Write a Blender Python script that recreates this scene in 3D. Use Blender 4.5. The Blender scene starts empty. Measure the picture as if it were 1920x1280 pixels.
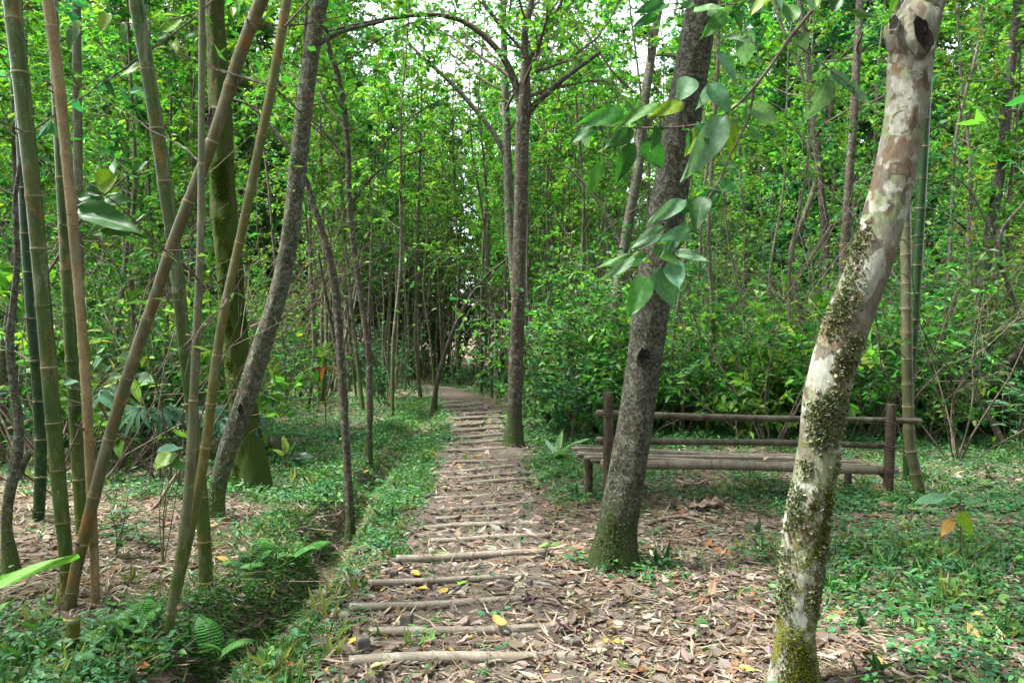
import bpy, math, random
import numpy as np

# ------------------------------------------------------------------ camera, light, exposure
SC = bpy.context.scene
COL = SC.collection
F = 1493.33; CAMZ = 1.55; PITCH = math.atan(20 / F)      # 28 mm lens, horizon a little above the middle
cam_d = bpy.data.cameras.new('camera'); cam = bpy.data.objects.new('camera', cam_d); COL.objects.link(cam)
cam_d.lens = 28; cam_d.sensor_width = 36; cam_d.clip_start = 0.05; cam_d.clip_end = 1500
cam.location = (0, 0, CAMZ); cam.rotation_euler = (math.pi / 2 - PITCH, 0, 0)
SC.camera = cam

SUN_EL, SUN_AZ = math.radians(60), math.radians(-95)      # azimuth from +Y towards +X
w = bpy.data.worlds.new('World'); SC.world = w; w.use_nodes = True
nt = w.node_tree; nt.nodes.clear()
sky = nt.nodes.new('ShaderNodeTexSky'); sky.sky_type = 'NISHITA'; sky.sun_disc = False
sky.sun_elevation = SUN_EL; sky.sun_rotation = SUN_AZ; sky.dust_density = 3.0; sky.air_density = 1.0; sky.ozone_density = 1.0
hs = nt.nodes.new('ShaderNodeHueSaturation'); hs.inputs['Saturation'].default_value = 0.35     # thin overcast
bg = nt.nodes.new('ShaderNodeBackground'); bg.inputs['Strength'].default_value = 0.15
wo = nt.nodes.new('ShaderNodeOutputWorld')
nt.links.new(sky.outputs[0], hs.inputs['Color']); nt.links.new(hs.outputs[0], bg.inputs['Color']); nt.links.new(bg.outputs[0], wo.inputs[0])

sd = bpy.data.lights.new('sun', 'SUN'); sd.energy = 3.0; sd.angle = math.radians(12); sd.color = (1.0, 0.97, 0.92)
sun = bpy.data.objects.new('sun', sd); COL.objects.link(sun)
sun.rotation_euler = (math.pi / 2 - SUN_EL, 0, math.pi - SUN_AZ)
SC.view_settings.view_transform = 'Standard'; SC.view_settings.look = 'None'
SC.view_settings.gamma = 1.0; SC.view_settings.use_curve_mapping = False
SC.view_settings.exposure = 2.55
SC.render.engine = 'CYCLES'
cy = SC.cycles
cy.max_bounces = 7; cy.diffuse_bounces = 4; cy.glossy_bounces = 2; cy.transmission_bounces = 5; cy.transparent_max_bounces = 4
cy.caustics_reflective = False; cy.caustics_refractive = False
cy.use_denoising = True

# ------------------------------------------------------------------ helpers
R = np.random.default_rng(11)
random.seed(5)
def unit(v):
    v = np.asarray(v, float); n = np.linalg.norm(v, axis=-1, keepdims=True); return v / np.maximum(n, 1e-9)
cp, sp = math.cos(PITCH), math.sin(PITCH)
def ray(px, py):
    x, y, z = (px - 960) / F, 1.0, (640 - py) / F
    return np.array([x, y * cp + z * sp, -y * sp + z * cp])
def at(px, py, Y):
    d = ray(px, py); return np.array([0, 0, CAMZ]) + d * (Y / d[1])

# the lie of the land
def ditch_x(y): return -1.34 - 0.05 * np.sin(y * 0.9) + .05 * np.sin(y * 2.6 + 1) + .03 * np.sin(y * 5.1) - 0.012 * np.maximum(y - 8, 0) ** 1.45
def path_x(y): return -0.24 - 0.0052 * np.maximum(y - 5, 0) ** 2 - 0.0035 * np.maximum(y - 15, 0) ** 2.6
def path_hw(y): return 0.55 + 0.05 * np.sin(y * 2.1) + 0.03 * np.sin(y * 5.3 + 1)
LOGS = [((655,1254),(1085,1243),.031),((690,1200),(1062,1187),.026),((655,1150),(978,1137),.024),((690,1102),(982,1092),.021),
        ((742,1056),(1022,1046),.028),((808,1022),(1032,1013),.022),((793,998),(1012,989),.025),((818,982),(1008,971),.02),
        ((818,966),(1006,949),.024),((815,941),(965,934),.02),((812,895),(962,881),.024),((838,903),(1000,893),.02),
        ((865,914),(1015,903),.022),((835,874),(955,868),.02),((838,851),(948,846),.022),((842,838),(948,831),.026),((838,826),(950,820),.024),((848,812),(952,807),.022),
        ((852,803),(950,797),.026),((845,790),(945,785),.024),((870,781),(940,776),.026),((838,774),(915,768),.028),
        ((832,767),(905,761),.028),((824,760),(885,755),.028)]
def base_z(x, y):
    z = 0.03 * np.sin(x * 1.1 + 0.4) * np.sin(y * 0.8 + 1.3) + 0.015 * np.sin(x * 3.1 + y * 2.3) + 0.012 * np.sin(x * 5.2 - y * 4.1 + 2)
    d = np.abs(x - path_x(y))
    z = z * np.clip((d - 0.3) / 1.2, 0.12, 1)
    left = 1 / (1 + np.exp(-(-x - 2.2) * 2.2))
    z = z + left * (0.10 + 0.05 * np.sin(y * 1.3))
    far = np.clip((y - 17) / 12, 0, 1); z = z - 0.1 * far
    z = z + 0.012 * np.clip(np.hypot(x, y) - 22, 0, 60) * np.clip(np.abs(x) / 20, 0, 1)
    return z
def gz(x, y):
    x = np.asarray(x, float); y = np.asarray(y, float)
    z = base_z(x, y)
    dx = x - ditch_x(y)
    wdt = 0.17 + 0.04 * np.sin(y * 3.3) + 0.035 * np.sin(y * 7.7 + 1)
    fade = np.clip((17.5 - y) / 4, 0, 1)
    prof = np.exp(-(np.abs(dx + 0.03) / wdt) ** 3.2)
    rim = 0.05 * np.exp(-((dx + 0.42) / 0.16) ** 2) + 0.02 * np.exp(-((dx - 0.40) / 0.14) ** 2)
    shal = 1 - .6 * np.clip((y - 5.2) / 3, 0, 1) + .25 * np.exp(-((y - 8.6) / .6) ** 2)
    z = z + fade * (-(0.31 + 0.06 * np.sin(y * 2.2)) * shal * prof + rim)
    return z
def ground_at(px, py):
    d = ray(px, py); t = CAMZ / max(-d[2], 1e-3)
    for _ in range(12):
        p = np.array([0, 0, CAMZ]) + d * t
        t = (CAMZ - float(gz(p[0], p[1]))) / max(-d[2], 1e-3)
    return np.array([0, 0, CAMZ]) + d * t
LOGY = sorted([0.5 * (ground_at(*a)[1] + ground_at(*b)[1]) for a, b, r in LOGS])
LY = np.array([1.6, 2.0, 2.45, 2.9, 3.3] + LOGY + [40.0])
def path_lift(x, y):
    """height of the trodden path over the ground: a small step up behind each log"""
    d = np.abs(x - path_x(y)) / path_hw(y)
    i = np.clip(np.searchsorted(LY, y) - 1, 0, len(LY) - 2)
    s = np.clip((y - LY[i]) / np.maximum(LY[i + 1] - LY[i], 0.05), 0, 1)
    lift = 0.016 + 0.026 * (1 - s)
    return np.where(d < 1, lift * np.clip((1.0 - d) * 5, 0, 1) + 0.004 * np.sin(x * 17 + y * 9) * np.sin(y * 23 - x * 7), 0)
def surf(x, y):
    return gz(x, y) + np.where((y > 1.5) & (y < 24), path_lift(x, y), 0)

class MB:
    """collects vertices, triangles and quads of one mesh"""
    def __init__(s): s.V = []; s.T = []; s.Q = []; s.C = []; s.mt = []; s.mq = []; s.n = 0
    def add(s, V, T=None, Q=None, col=(.5, .5, .5), mat=0):
        V = np.asarray(V, float); n = len(V)
        c = np.asarray(col, float)
        if c.ndim == 1: c = np.repeat(c[None], n, 0)
        s.V.append(V); s.C.append(c)
        if T is not None and len(T): s.T.append(np.asarray(T) + s.n); s.mt.append(np.full(len(T), mat))
        if Q is not None and len(Q): s.Q.append(np.asarray(Q) + s.n); s.mq.append(np.full(len(Q), mat))
        s.n += n
    def mesh(s, name, mats, smooth=False):
        V = np.concatenate(s.V).astype(np.float32); C = np.concatenate(s.C)
        T = np.concatenate(s.T) if s.T else np.zeros((0, 3), int); Q = np.concatenate(s.Q) if s.Q else np.zeros((0, 4), int)
        me = bpy.data.meshes.new(name)
        me.vertices.add(len(V)); me.vertices.foreach_set('co', V.ravel())
        loops = np.concatenate([T.ravel(), Q.ravel()]).astype(np.int32)
        me.loops.add(len(loops)); me.loops.foreach_set('vertex_index', loops)
        st = np.concatenate([np.arange(len(T)) * 3, len(T) * 3 + np.arange(len(Q)) * 4]).astype(np.int32)
        me.polygons.add(len(st)); me.polygons.foreach_set('loop_start', st)
        mi = np.concatenate([np.concatenate(s.mt) if s.mt else np.zeros(0), np.concatenate(s.mq) if s.mq else np.zeros(0)]).astype(np.int32)
        me.update(calc_edges=True)
        me.polygons.foreach_set('material_index', mi)
        me.polygons.foreach_set('use_smooth', np.full(len(st), bool(smooth)))
        a = me.color_attributes.new('col', 'FLOAT_COLOR', 'POINT')
        a.data.foreach_set('color', np.concatenate([C, np.ones((len(C), 1))], 1).astype(np.float32).ravel())
        for m in (mats if isinstance(mats, (list, tuple)) else [mats]): me.materials.append(m)
        me.validate()
        return me

def link(name, data, parent=None, loc=None):
    o = bpy.data.objects.new(name, data); COL.objects.link(o)
    if parent is not None: o.parent = parent
    if loc is not None: o.location = [float(v) for v in loc]
    return o
def tag(o, label, cat, group=None, kind=None):
    if label: o['label'] = label
    if cat: o['category'] = cat
    if group: o['group'] = group
    if kind: o['kind'] = kind
    return o
def thing(name, label, cat, loc, group=None, rz=0.0, sc=1.0):
    o = link(name, None, None, loc); o.rotation_euler = (0, 0, rz); o.scale = (sc, sc, sc); o.empty_display_size = 0.1
    return tag(o, label, cat, group)

def resample(pts, n):
    """Catmull-Rom through pts (k, d) at n even steps"""
    P = np.asarray(pts, float); k = len(P)
    if k == 2: t = np.linspace(0, 1, n)[:, None]; return P[0] * (1 - t) + P[1] * t
    E = np.vstack([2 * P[0] - P[1], P, 2 * P[-1] - P[-2]])
    seg = np.linalg.norm(np.diff(P[:, :3], axis=0), axis=1); cum = np.concatenate([[0], np.cumsum(seg)])
    s = np.linspace(0, cum[-1], n); i = np.clip(np.searchsorted(cum, s, side='right') - 1, 0, k - 2)
    t = ((s - cum[i]) / np.maximum(seg[i], 1e-9))[:, None]
    a, b, c, d = E[i], E[i + 1], E[i + 2], E[i + 3]
    return 0.5 * (2 * b + (c - a) * t + (2 * a - 5 * b + 4 * c - d) * t ** 2 + (-a + 3 * b - 3 * c + d) * t ** 3)

def tube(pts, rad, sides=8, bump=None, cap=True):
    P = np.asarray(pts, float); n = len(P); rad = np.broadcast_to(np.asarray(rad, float), (n,))
    T = unit(np.gradient(P, axis=0))
    a = np.array([1.0, 0, 0]) if abs(T[0][0]) < 0.8 else np.array([0, 1.0, 0])
    X = np.zeros((n, 3)); x = unit(a - T[0] * np.dot(a, T[0]))
    for i in range(n):
        x = x - T[i] * np.dot(x, T[i]); x = x / (np.linalg.norm(x) + 1e-9); X[i] = x
    Y = np.cross(T, X)
    ang = np.linspace(0, 2 * math.pi, sides, endpoint=False)
    rr = np.repeat(rad[:, None], sides, 1)
    if bump is not None:
        s = np.concatenate([[0], np.cumsum(np.linalg.norm(np.diff(P, axis=0), axis=1))])
        rr = rr * (1 + bump(ang[None, :], s[:, None]))
    V = P[:, None, :] + rr[..., None] * (X[:, None, :] * np.cos(ang)[None, :, None] + Y[:, None, :] * np.sin(ang)[None, :, None])
    V = V.reshape(-1, 3)
    i = np.arange(n - 1)[:, None] * sides; j = np.arange(sides)[None, :]; k = (j + 1) % sides
    Q = np.stack([i + j, i + k, i + sides + k, i + sides + j], -1).reshape(-1, 4)
    Tt = None
    if cap:
        V = np.vstack([V, P[0], P[-1]]); c0 = n * sides; c1 = c0 + 1; jj = np.arange(sides); kk = (jj + 1) % sides
        Tt = np.vstack([np.stack([np.full(sides, c0), kk, jj], 1), np.stack([np.full(sides, c1), (n - 1) * sides + jj, (n - 1) * sides + kk], 1)])
    return V, Tt, Q

def bark_bump(seed, amp=.06, m=(2, 3, 5, 8, 13), f=(1.2, 3, 7, 16, 33)):
    r = np.random.default_rng(seed); ph = r.uniform(0, 6.28, (len(m), 2)); sg = r.choice([-1, 1], len(m))
    def b(a, s):
        o = 0
        for k in range(len(m)):
            o = o + amp / (1 + 0.55 * k) * np.sin(m[k] * a + sg[k] * 1.3 * np.sin(s * f[k] * .35 + ph[k, 1]) + ph[k, 0]) * np.cos(f[k] * s + ph[k, 1])
        return o
    return b

LEAF = {
 'kite': (np.array([(0, 0), (.42, -.5), (1, 0), (.42, .5)]), [(0, 1, 2), (0, 2, 3)], []),
 'leaf': (np.array([(0, 0), (.3, 0), (.66, 0), (1, 0), (.3, -.5), (.66, -.36), (.3, .5), (.66, .36)]),
          [(0, 1, 4), (5, 2, 3), (0, 6, 1), (7, 3, 2)], [(1, 2, 5, 4), (6, 7, 2, 1)]),
}
def leaves(mb, P, D, U, L, W, col, kind='leaf', fold=.3, sag=.12, mat=0):
    P = np.asarray(P, float); n = len(P)
    if n == 0: return
    tv, tt, tq = LEAF[kind]; k = len(tv)
    D = unit(D); S = unit(np.cross(D, U)); N = np.cross(S, D)
    L = np.broadcast_to(L, (n,)); W = np.broadcast_to(W, (n,)); fold = np.broadcast_to(fold, (n,)); sag = np.broadcast_to(sag, (n,))
    u = tv[:, 0][None]; v = tv[:, 1][None]
    h = fold[:, None] * np.abs(v) * W[:, None] - sag[:, None] * u ** 2 * L[:, None]
    V = P[:, None] + D[:, None] * (u * L[:, None])[..., None] + S[:, None] * (v * W[:, None])[..., None] + N[:, None] * h[..., None]
    off = (np.arange(n) * k)[:, None, None]
    T = (np.array(tt)[None] + off).reshape(-1, 3)
    Q = (np.array(tq)[None] + off).reshape(-1, 4) if tq else None
    c = np.repeat(np.broadcast_to(col, (n, 3)), k, 0)
    mb.add(V.reshape(-1, 3), T, Q, c, mat)

def pick(pal, n, rng=R, jit=.18):
    pal = np.asarray(pal, float); c = pal[rng.integers(0, len(pal), n)]
    return np.clip(c * (1 + rng.normal(0, jit, (n, 1))) * (1 + rng.normal(0, jit * .35, (n, 3))), .004, .9)

# ------------------------------------------------------------------ materials
class NT:
    def __init__(s, name):
        s.m = bpy.data.materials.new(name); s.m.use_nodes = True; s.t = s.m.node_tree; s.t.nodes.clear()
        s.out = s.t.nodes.new('ShaderNodeOutputMaterial')
    def n(s, typ, **kw):
        nd = s.t.nodes.new('ShaderNode' + typ)
        for k, v in kw.items():
            if k.startswith('i_'): nd.inputs[k[2:].replace('_', ' ')].default_value = v
            else: setattr(nd, k, v)
        return nd
    def l(s, a, b): s.t.links.new(a, b)
    def noise(s, vec, scale, detail=4, rough=.6, dist=0.0):
        nd = s.n('TexNoise'); nd.inputs['Scale'].default_value = scale; nd.inputs['Detail'].default_value = detail
        nd.inputs['Roughness'].default_value = rough; nd.inputs['Distortion'].default_value = dist
        if vec is not None: s.l(vec, nd.inputs['Vector'])
        return nd.outputs['Fac']
    def ramp(s, fac, a, b):
        nd = s.n('MapRange'); nd.inputs['From Min'].default_value = a; nd.inputs['From Max'].default_value = b; nd.clamp = True
        s.l(fac, nd.inputs['Value']); return nd.outputs[0]
    def math(s, op, a, b=None):
        nd = s.n('Math'); nd.operation = op
        for i, v in enumerate((a, b)):
            if v is None: continue
            if isinstance(v, (int, float)): nd.inputs[i].default_value = v
            else: s.l(v, nd.inputs[i])
        return nd.outputs[0]
    def mix(s, fac, a, b):
        nd = s.n('Mix'); nd.data_type = 'RGBA'
        if isinstance(fac, (int, float)): nd.inputs['Factor'].default_value = fac
        else: s.l(fac, nd.inputs['Factor'])
        for key, v in ((6, a), (7, b)):
            if isinstance(v, tuple): nd.inputs[key].default_value = (*v, 1)
            else: s.l(v, nd.inputs[key])
        return nd.outputs[2]
    def finish(s, col, rough=.85, spec=.25, height=None, bump=.4, dist=.01):
        p = s.n('BsdfPrincipled'); s.l(col, p.inputs['Base Color'])
        if isinstance(rough, (int, float)): p.inputs['Roughness'].default_value = rough
        else: s.l(rough, p.inputs['Roughness'])
        p.inputs['Specular IOR Level'].default_value = spec
        if height is not None:
            b = s.n('Bump'); b.inputs['Strength'].default_value = bump; b.inputs['Distance'].default_value = dist
            s.l(height, b.inputs['Height']); s.l(b.outputs[0], p.inputs['Normal'])
        s.l(p.outputs[0], s.out.inputs[0]); return s.m
    def coords(s, scale=(1, 1, 1)):
        tc = s.n('TexCoord'); mp = s.n('Mapping'); mp.inputs['Scale'].default_value = scale
        s.l(tc.outputs['Object'], mp.inputs['Vector']); return mp.outputs[0]

def mat_leaf(name, trans=.48, rough=.5, spec=.3, vary=.25, tint=(1.12, 1.38, .66)):
    k = NT(name); at_ = k.n('Attribute', attribute_name='col'); oi = k.n('ObjectInfo')
    v = k.math('ADD', k.math('MULTIPLY', oi.outputs['Random'], 2 * vary), 1 - vary)
    hsv = k.n('HueSaturation'); k.l(at_.outputs['Color'], hsv.inputs['Color']); k.l(v, hsv.inputs['Value'])
    k.l(k.math('ADD', k.math('MULTIPLY', oi.outputs['Random'], .03), .485), hsv.inputs['Hue'])
    c = hsv.outputs[0]
    p = k.n('BsdfPrincipled'); p.inputs['Roughness'].default_value = rough; p.inputs['Specular IOR Level'].default_value = spec
    k.l(c, p.inputs['Base Color'])
    mul = k.n('Mix'); mul.data_type = 'RGBA'; mul.blend_type = 'MULTIPLY'; mul.inputs['Factor'].default_value = 1; mul.clamp_result = True
    k.l(c, mul.inputs[6]); mul.inputs[7].default_value = (*tint, 1)
    tr = k.n('BsdfTranslucent'); k.l(mul.outputs[2], tr.inputs['Color'])
    mx = k.n('MixShader'); mx.inputs[0].default_value = trans
    k.l(p.outputs[0], mx.inputs[1]); k.l(tr.outputs[0], mx.inputs[2]); k.l(mx.outputs[0], k.out.inputs[0])
    return k.m
M_LEAF = mat_leaf('foliage_leaf')
def mat_broad():
    m = mat_leaf('broad_leaf', .38, .48, .28, .12); t = m.node_tree; hsv = next(n for n in t.nodes if n.type == 'HUE_SAT'); src = hsv.inputs['Color'].links[0].from_socket
    tc = t.nodes.new('ShaderNodeTexCoord'); nz = t.nodes.new('ShaderNodeTexNoise'); nz.inputs['Scale'].default_value = 22; nz.inputs['Detail'].default_value = 6; nz.inputs['Roughness'].default_value = .7
    t.links.new(tc.outputs['Object'], nz.inputs['Vector']); mr = t.nodes.new('ShaderNodeMapRange'); mr.inputs['From Min'].default_value = .62; mr.inputs['From Max'].default_value = .70; t.links.new(nz.outputs['Fac'], mr.inputs[0])
    n2 = t.nodes.new('ShaderNodeTexNoise'); n2.inputs['Scale'].default_value = 60; t.links.new(tc.outputs['Object'], n2.inputs['Vector'])
    va = t.nodes.new('ShaderNodeMapRange'); va.inputs['From Min'].default_value = .3; va.inputs['From Max'].default_value = .7; va.inputs['To Min'].default_value = .8; va.inputs['To Max'].default_value = 1.2; t.links.new(n2.outputs['Fac'], va.inputs[0])
    mu = t.nodes.new('ShaderNodeMix'); mu.data_type = 'RGBA'; mu.blend_type = 'MULTIPLY'; mu.inputs['Factor'].default_value = 1; t.links.new(src, mu.inputs[6]); t.links.new(va.outputs[0], mu.inputs[7])
    mx = t.nodes.new('ShaderNodeMix'); mx.data_type = 'RGBA'; t.links.new(mr.outputs[0], mx.inputs['Factor']); t.links.new(mu.outputs[2], mx.inputs[6]); mx.inputs[7].default_value = (.11, .10, .025, 1)
    t.links.new(mx.outputs[2], hsv.inputs['Color']); return m
M_BIG = mat_broad()
M_HERB = mat_leaf('herb_leaf', .35, .5, .35, 0)
M_LITTER = mat_leaf('dry_leaf', .12, .7, .25, 0, (1.1, .9, .6))
M_MOSSLEAF = mat_leaf('moss_tuft', .2, .9, .1, 0)

def mat_bark(name, dark, light, lichen=.35, lcol=(.42, .46, .38), moss=.3, mcol=(.06, .085, .012), mossh=(0.1, 1.2), patch=9, fine=45, orange=0.0, stretch=.45, seed=0.0):
    k = NT(name); o = k.coords((1, 1, 1)); st = k.coords((1, 1, stretch))
    if seed:
        ad = k.n('VectorMath'); ad.operation = 'ADD'; ad.inputs[1].default_value = (seed, seed * 1.7, seed * .6); k.l(o, ad.inputs[0]); o = ad.outputs[0]
    a = k.noise(st, fine, 6, .7); c = k.mix(k.ramp(a, .33, .68), dark, light)
    d2 = k.noise(o, patch * .6, 5, .65, .6); c = k.mix(k.math('MULTIPLY', k.ramp(d2, .5, .66), .7), c, tuple(v * .55 for v in dark))
    if orange: c = k.mix(k.math('MULTIPLY', k.ramp(k.noise(o, patch * .8, 4, .7, .5), .52, .66), orange), c, (.24, .10, .03))
    lf = k.noise(o, patch, 7, .72, 1.1); lf2 = k.noise(o, patch * 3.1, 5, .7, .7)
    t = .68 - .32 * lichen
    L1 = k.ramp(lf, t, t + .045); L2 = k.ramp(lf2, t + .02, t + .07)
    c = k.mix(k.math('MULTIPLY', L2, .75), c, tuple(v * .72 for v in lcol))
    c = k.mix(k.math('MULTIPLY', L1, .85), c, lcol)
    h = k.math('ADD', k.math('MULTIPLY', a, .7), k.math('MULTIPLY', L1, .25))
    if moss:
        sx = k.n('SeparateXYZ'); tc = k.n('TexCoord'); k.l(tc.outputs['Object'], sx.inputs[0])
        g = k.ramp(sx.outputs[2], mossh[1], mossh[0]); mn = k.noise(o, patch * 1.3, 6, .7, .5)
        mf = k.ramp(k.math('ADD', mn, k.math('MULTIPLY', g, .28)), .70 - .2 * moss, .80 - .2 * moss)
        mc = k.mix(k.noise(o, 60, 3), tuple(v * .6 for v in mcol), tuple(v * 1.5 for v in mcol))
        c = k.mix(k.math('MULTIPLY', mf, .92), c, mc); h = k.math('ADD', h, k.math('MULTIPLY', mf, k.noise(o, 130, 3)))
    return k.finish(c, .9, .2, h, .75, .012)

def mat_mottled():
    k = NT('bark_mottled'); tc = k.n('TexCoord'); ob = tc.outputs['Object']
    wn = k.n('TexNoise'); wn.inputs['Scale'].default_value = 9; wn.inputs['Detail'].default_value = 5; k.l(ob, wn.inputs['Vector'])
    sc = k.n('VectorMath'); sc.operation = 'SCALE'; sc.inputs['Scale'].default_value = .16; k.l(wn.outputs['Color'], sc.inputs[0])
    ad = k.n('VectorMath'); ad.operation = 'ADD'; k.l(ob, ad.inputs[0]); k.l(sc.outputs[0], ad.inputs[1])
    mp = k.n('Mapping'); mp.inputs['Scale'].default_value = (1, 1, .8); k.l(ad.outputs[0], mp.inputs[0])
    def cells(scale):
        v = k.n('TexVoronoi'); v.inputs['Scale'].default_value = scale; k.l(mp.outputs[0], v.inputs['Vector']); sp_ = k.n('SeparateColor'); k.l(v.outputs['Color'], sp_.inputs[0]); return sp_.outputs[0], v.outputs['Distance']
    a, da = cells(9); b, db = cells(21)
    st = k.coords((1, 1, .35)); fine = k.noise(st, 60, 6, .7); wash = k.noise(ob, 3.5, 4, .6)
    def pal(f, stops):
        cr = k.n('ValToRGB'); cr.color_ramp.interpolation = 'CONSTANT'; k.l(f, cr.inputs[0]); e = cr.color_ramp.elements
        e[0].position = 0; e[0].color = (*stops[0][1], 1); e[1].position = stops[1][0]; e[1].color = (*stops[1][1], 1)
        for p, c in stops[2:]: q = e.new(p); q.color = (*c, 1)
        return cr.outputs[0]
    c1 = pal(a, [(0, (.10, .088, .066)), (.22, (.155, .145, .115)), (.42, (.235, .24, .20)), (.70, (.11, .08, .052)), (.76, (.14, .16, .09)), (.86, (.32, .335, .295))])
    c2 = pal(b, [(0, (.075, .055, .036)), (.3, (.17, .155, .12)), (.55, (.145, .165, .095)), (.75, (.26, .27, .23)), (.93, (.12, .07, .035))])
    c = k.mix(k.ramp(k.noise(ob, 7, 4, .6), .48, .56), c1, c2)
    c = k.mix(k.math('MULTIPLY', k.ramp(wash, .46, .62), .45), c, (.115, .108, .085))
    dk = k.n('Mix'); dk.data_type = 'RGBA'; dk.blend_type = 'MULTIPLY'; dk.inputs['Factor'].default_value = .75; k.l(c, dk.inputs[6])
    cr = k.n('MapRange'); cr.inputs['From Min'].default_value = .3; cr.inputs['From Max'].default_value = .7; cr.inputs['To Min'].default_value = .45; cr.inputs['To Max'].default_value = 1.35; k.l(fine, cr.inputs[0]); k.l(cr.outputs[0], dk.inputs[7]); c = dk.outputs[2]
    sx = k.n('SeparateXYZ'); k.l(ob, sx.inputs[0]); g = k.ramp(sx.outputs[2], 1.2, -.1)
    mf = k.ramp(k.math('ADD', k.noise(ob, 8, 6, .72, .5), k.math('MULTIPLY', g, .17)), .60, .68)
    c = k.mix(k.math('MULTIPLY', mf, .9), c, k.mix(k.noise(ob, 55, 4), (.035, .045, .004), (.13, .135, .012)))
    h = k.math('ADD', k.math('MULTIPLY', fine, .7), k.math('MULTIPLY', mf, k.noise(ob, 120, 3)))
    return k.finish(c, .9, .2, h, .7, .012)
M_BARK_PALE = mat_mottled()
M_BARK_DARK = mat_bark('bark_dark_lichen', (.010, .008, .006), (.046, .038, .028), .54, (.105, .115, .085), .45, (.022, .038, .005), (0, .8), 30, 55, .06, .8, 3.1)
M_BARK_MID = mat_bark('bark_brown', (.018, .014, .010), (.08, .065, .046), .42, (.145, .16, .125), .40, (.03, .055, .01), (0, .9), 14, 50, .15, .8, 5.7)
M_BARK_MOSS = mat_bark('bark_mossy', (.03, .023, .012), (.10, .08, .04), .25, (.17, .18, .12), .85, (.03, .055, .004), (-.2, 7.5), 9, 40, .15, .5, 8.2)
M_BARK_GREY = mat_bark('bark_grey_lichen', (.022, .017, .012), (.085, .068, .046), .52, (.13, .165, .125), .35, (.05, .08, .01), (0, .9), 24, 45, .25, .7, 1.4)
M_TWIG = mat_bark('twig_bark', (.05, .037, .026), (.15, .12, .09), .3, (.24, .25, .2), 0, fine=60)
M_POLE = mat_bark('sapling_bark', (.038, .036, .024), (.135, .125, .085), .40, (.18, .195, .15), .55, (.05, .08, .012), (0, 1.6), 11, 40, .15, .5, 2.2)

def mat_culm(name, base, base2, wax=.3, orange=.3, moss=.3, speck=.6):
    k = NT(name); o = k.coords((1, 1, .35)); o1 = k.coords()
    oi = k.n('ObjectInfo'); cb = k.n('CombineXYZ'); k.l(k.math('MULTIPLY', oi.outputs['Random'], 37), cb.inputs[0]); k.l(k.math('MULTIPLY', oi.outputs['Random'], 11), cb.inputs[2])
    def shift(v): ad = k.n('VectorMath'); ad.operation = 'ADD'; k.l(v, ad.inputs[0]); k.l(cb.outputs[0], ad.inputs[1]); return ad.outputs[0]
    o = shift(o); o1 = shift(o1)
    c = k.mix(k.ramp(k.noise(o, 5, 6, .65, .4), .36, .64), base, base2)
    c = k.mix(k.math('MULTIPLY', k.ramp(k.noise(o, 17, 6, .7, .4), .45, .65), .55), c, tuple(v * .5 for v in base))
    c = k.mix(k.math('MULTIPLY', k.ramp(k.noise(o, 7, 7, .72, .6), .60 - .13 * orange, .72 - .13 * orange), .85 * min(1, orange * 2)), c, (.16, .072, .012))
    c = k.mix(k.math('MULTIPLY', k.ramp(k.noise(o, 10, 7, .75, .7), .60 - .14 * wax, .70 - .14 * wax), .65), c, (.15, .155, .105))
    c = k.mix(k.math('MULTIPLY', k.ramp(k.noise(o1, 34, 5, .75, .5), .61, .66), .8 * speck), c, (.24, .25, .19))
    c = k.mix(k.math('MULTIPLY', k.ramp(k.noise(o1, 95, 5, .75), .50, .68), .75 * speck), c, tuple(v * .3 for v in base))
    if moss:
        sx = k.n('SeparateXYZ'); tc = k.n('TexCoord'); k.l(tc.outputs['Object'], sx.inputs[0])
        g = k.ramp(sx.outputs[2], 1.3, 0)
        mf = k.ramp(k.math('ADD', k.noise(o1, 9, 6, .7), k.math('MULTIPLY', g, .25)), .76 - .22 * moss, .86 - .22 * moss)
        c = k.mix(k.math('MULTIPLY', mf, .85), c, (.04, .07, .008))
    return k.finish(c, k.ramp(k.noise(o, 12, 4), .2, 1.1), .22, k.noise(o1, 80, 6, .7), .3, .005)
M_CULM_GREEN = mat_culm('culm_green', (.022, .055, .006), (.060, .080, .014), .35, .5, .45)
M_CULM_DEEP = mat_culm('culm_deep_green', (.008, .03, .008), (.015, .045, .011), .15, .1, .1)
M_CULM_OLIVE = mat_culm('culm_olive', (.06, .07, .015), (.10, .09, .028), .3, .5, .4)
M_CULM_GREY = mat_culm('culm_grey', (.06, .065, .03), (.10, .10, .055), .4, .25, .35)
M_CULM_TAN = mat_culm('culm_tan', (.16, .105, .042), (.24, .175, .09), .3, .4, .15, 1.0)
M_CULM_ORANGE = mat_culm('culm_orange', (.06, .06, .026), (.095, .085, .045), .5, .8, .3)
def mat_plain(name, a, b, scale=30, rough=.8, bump=.3, stretch=(1, 1, 1)):
    k = NT(name); o = k.coords(stretch); f = k.noise(o, scale, 5, .65, .3)
    return k.finish(k.mix(k.ramp(f, .3, .7), a, b), rough, .25, f, bump, .006)
M_NODE = mat_plain('culm_node', (.12, .09, .035), (.26, .21, .11), 60, .7)
M_NODE_TAN = mat_plain('culm_node_tan', (.13, .10, .05), (.28, .22, .13), 60, .7)
M_BENCH = mat_culm('bench_culm', (.14, .112, .082), (.26, .215, .165), .45, .05, 0)
M_BENCH_OLD = mat_culm('bench_culm_mossy', (.045, .038, .024), (.11, .09, .06), .5, .1, 0)
M_POST = mat_bark('bench_post', (.022, .016, .011), (.085, .064, .044), .2, (.15, .13, .09), 0, mossh=(0, .2), fine=40, stretch=.3)
M_LOG = mat_culm('step_log', (.16, .132, .10), (.28, .24, .19), .5, .05, 0)
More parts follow.
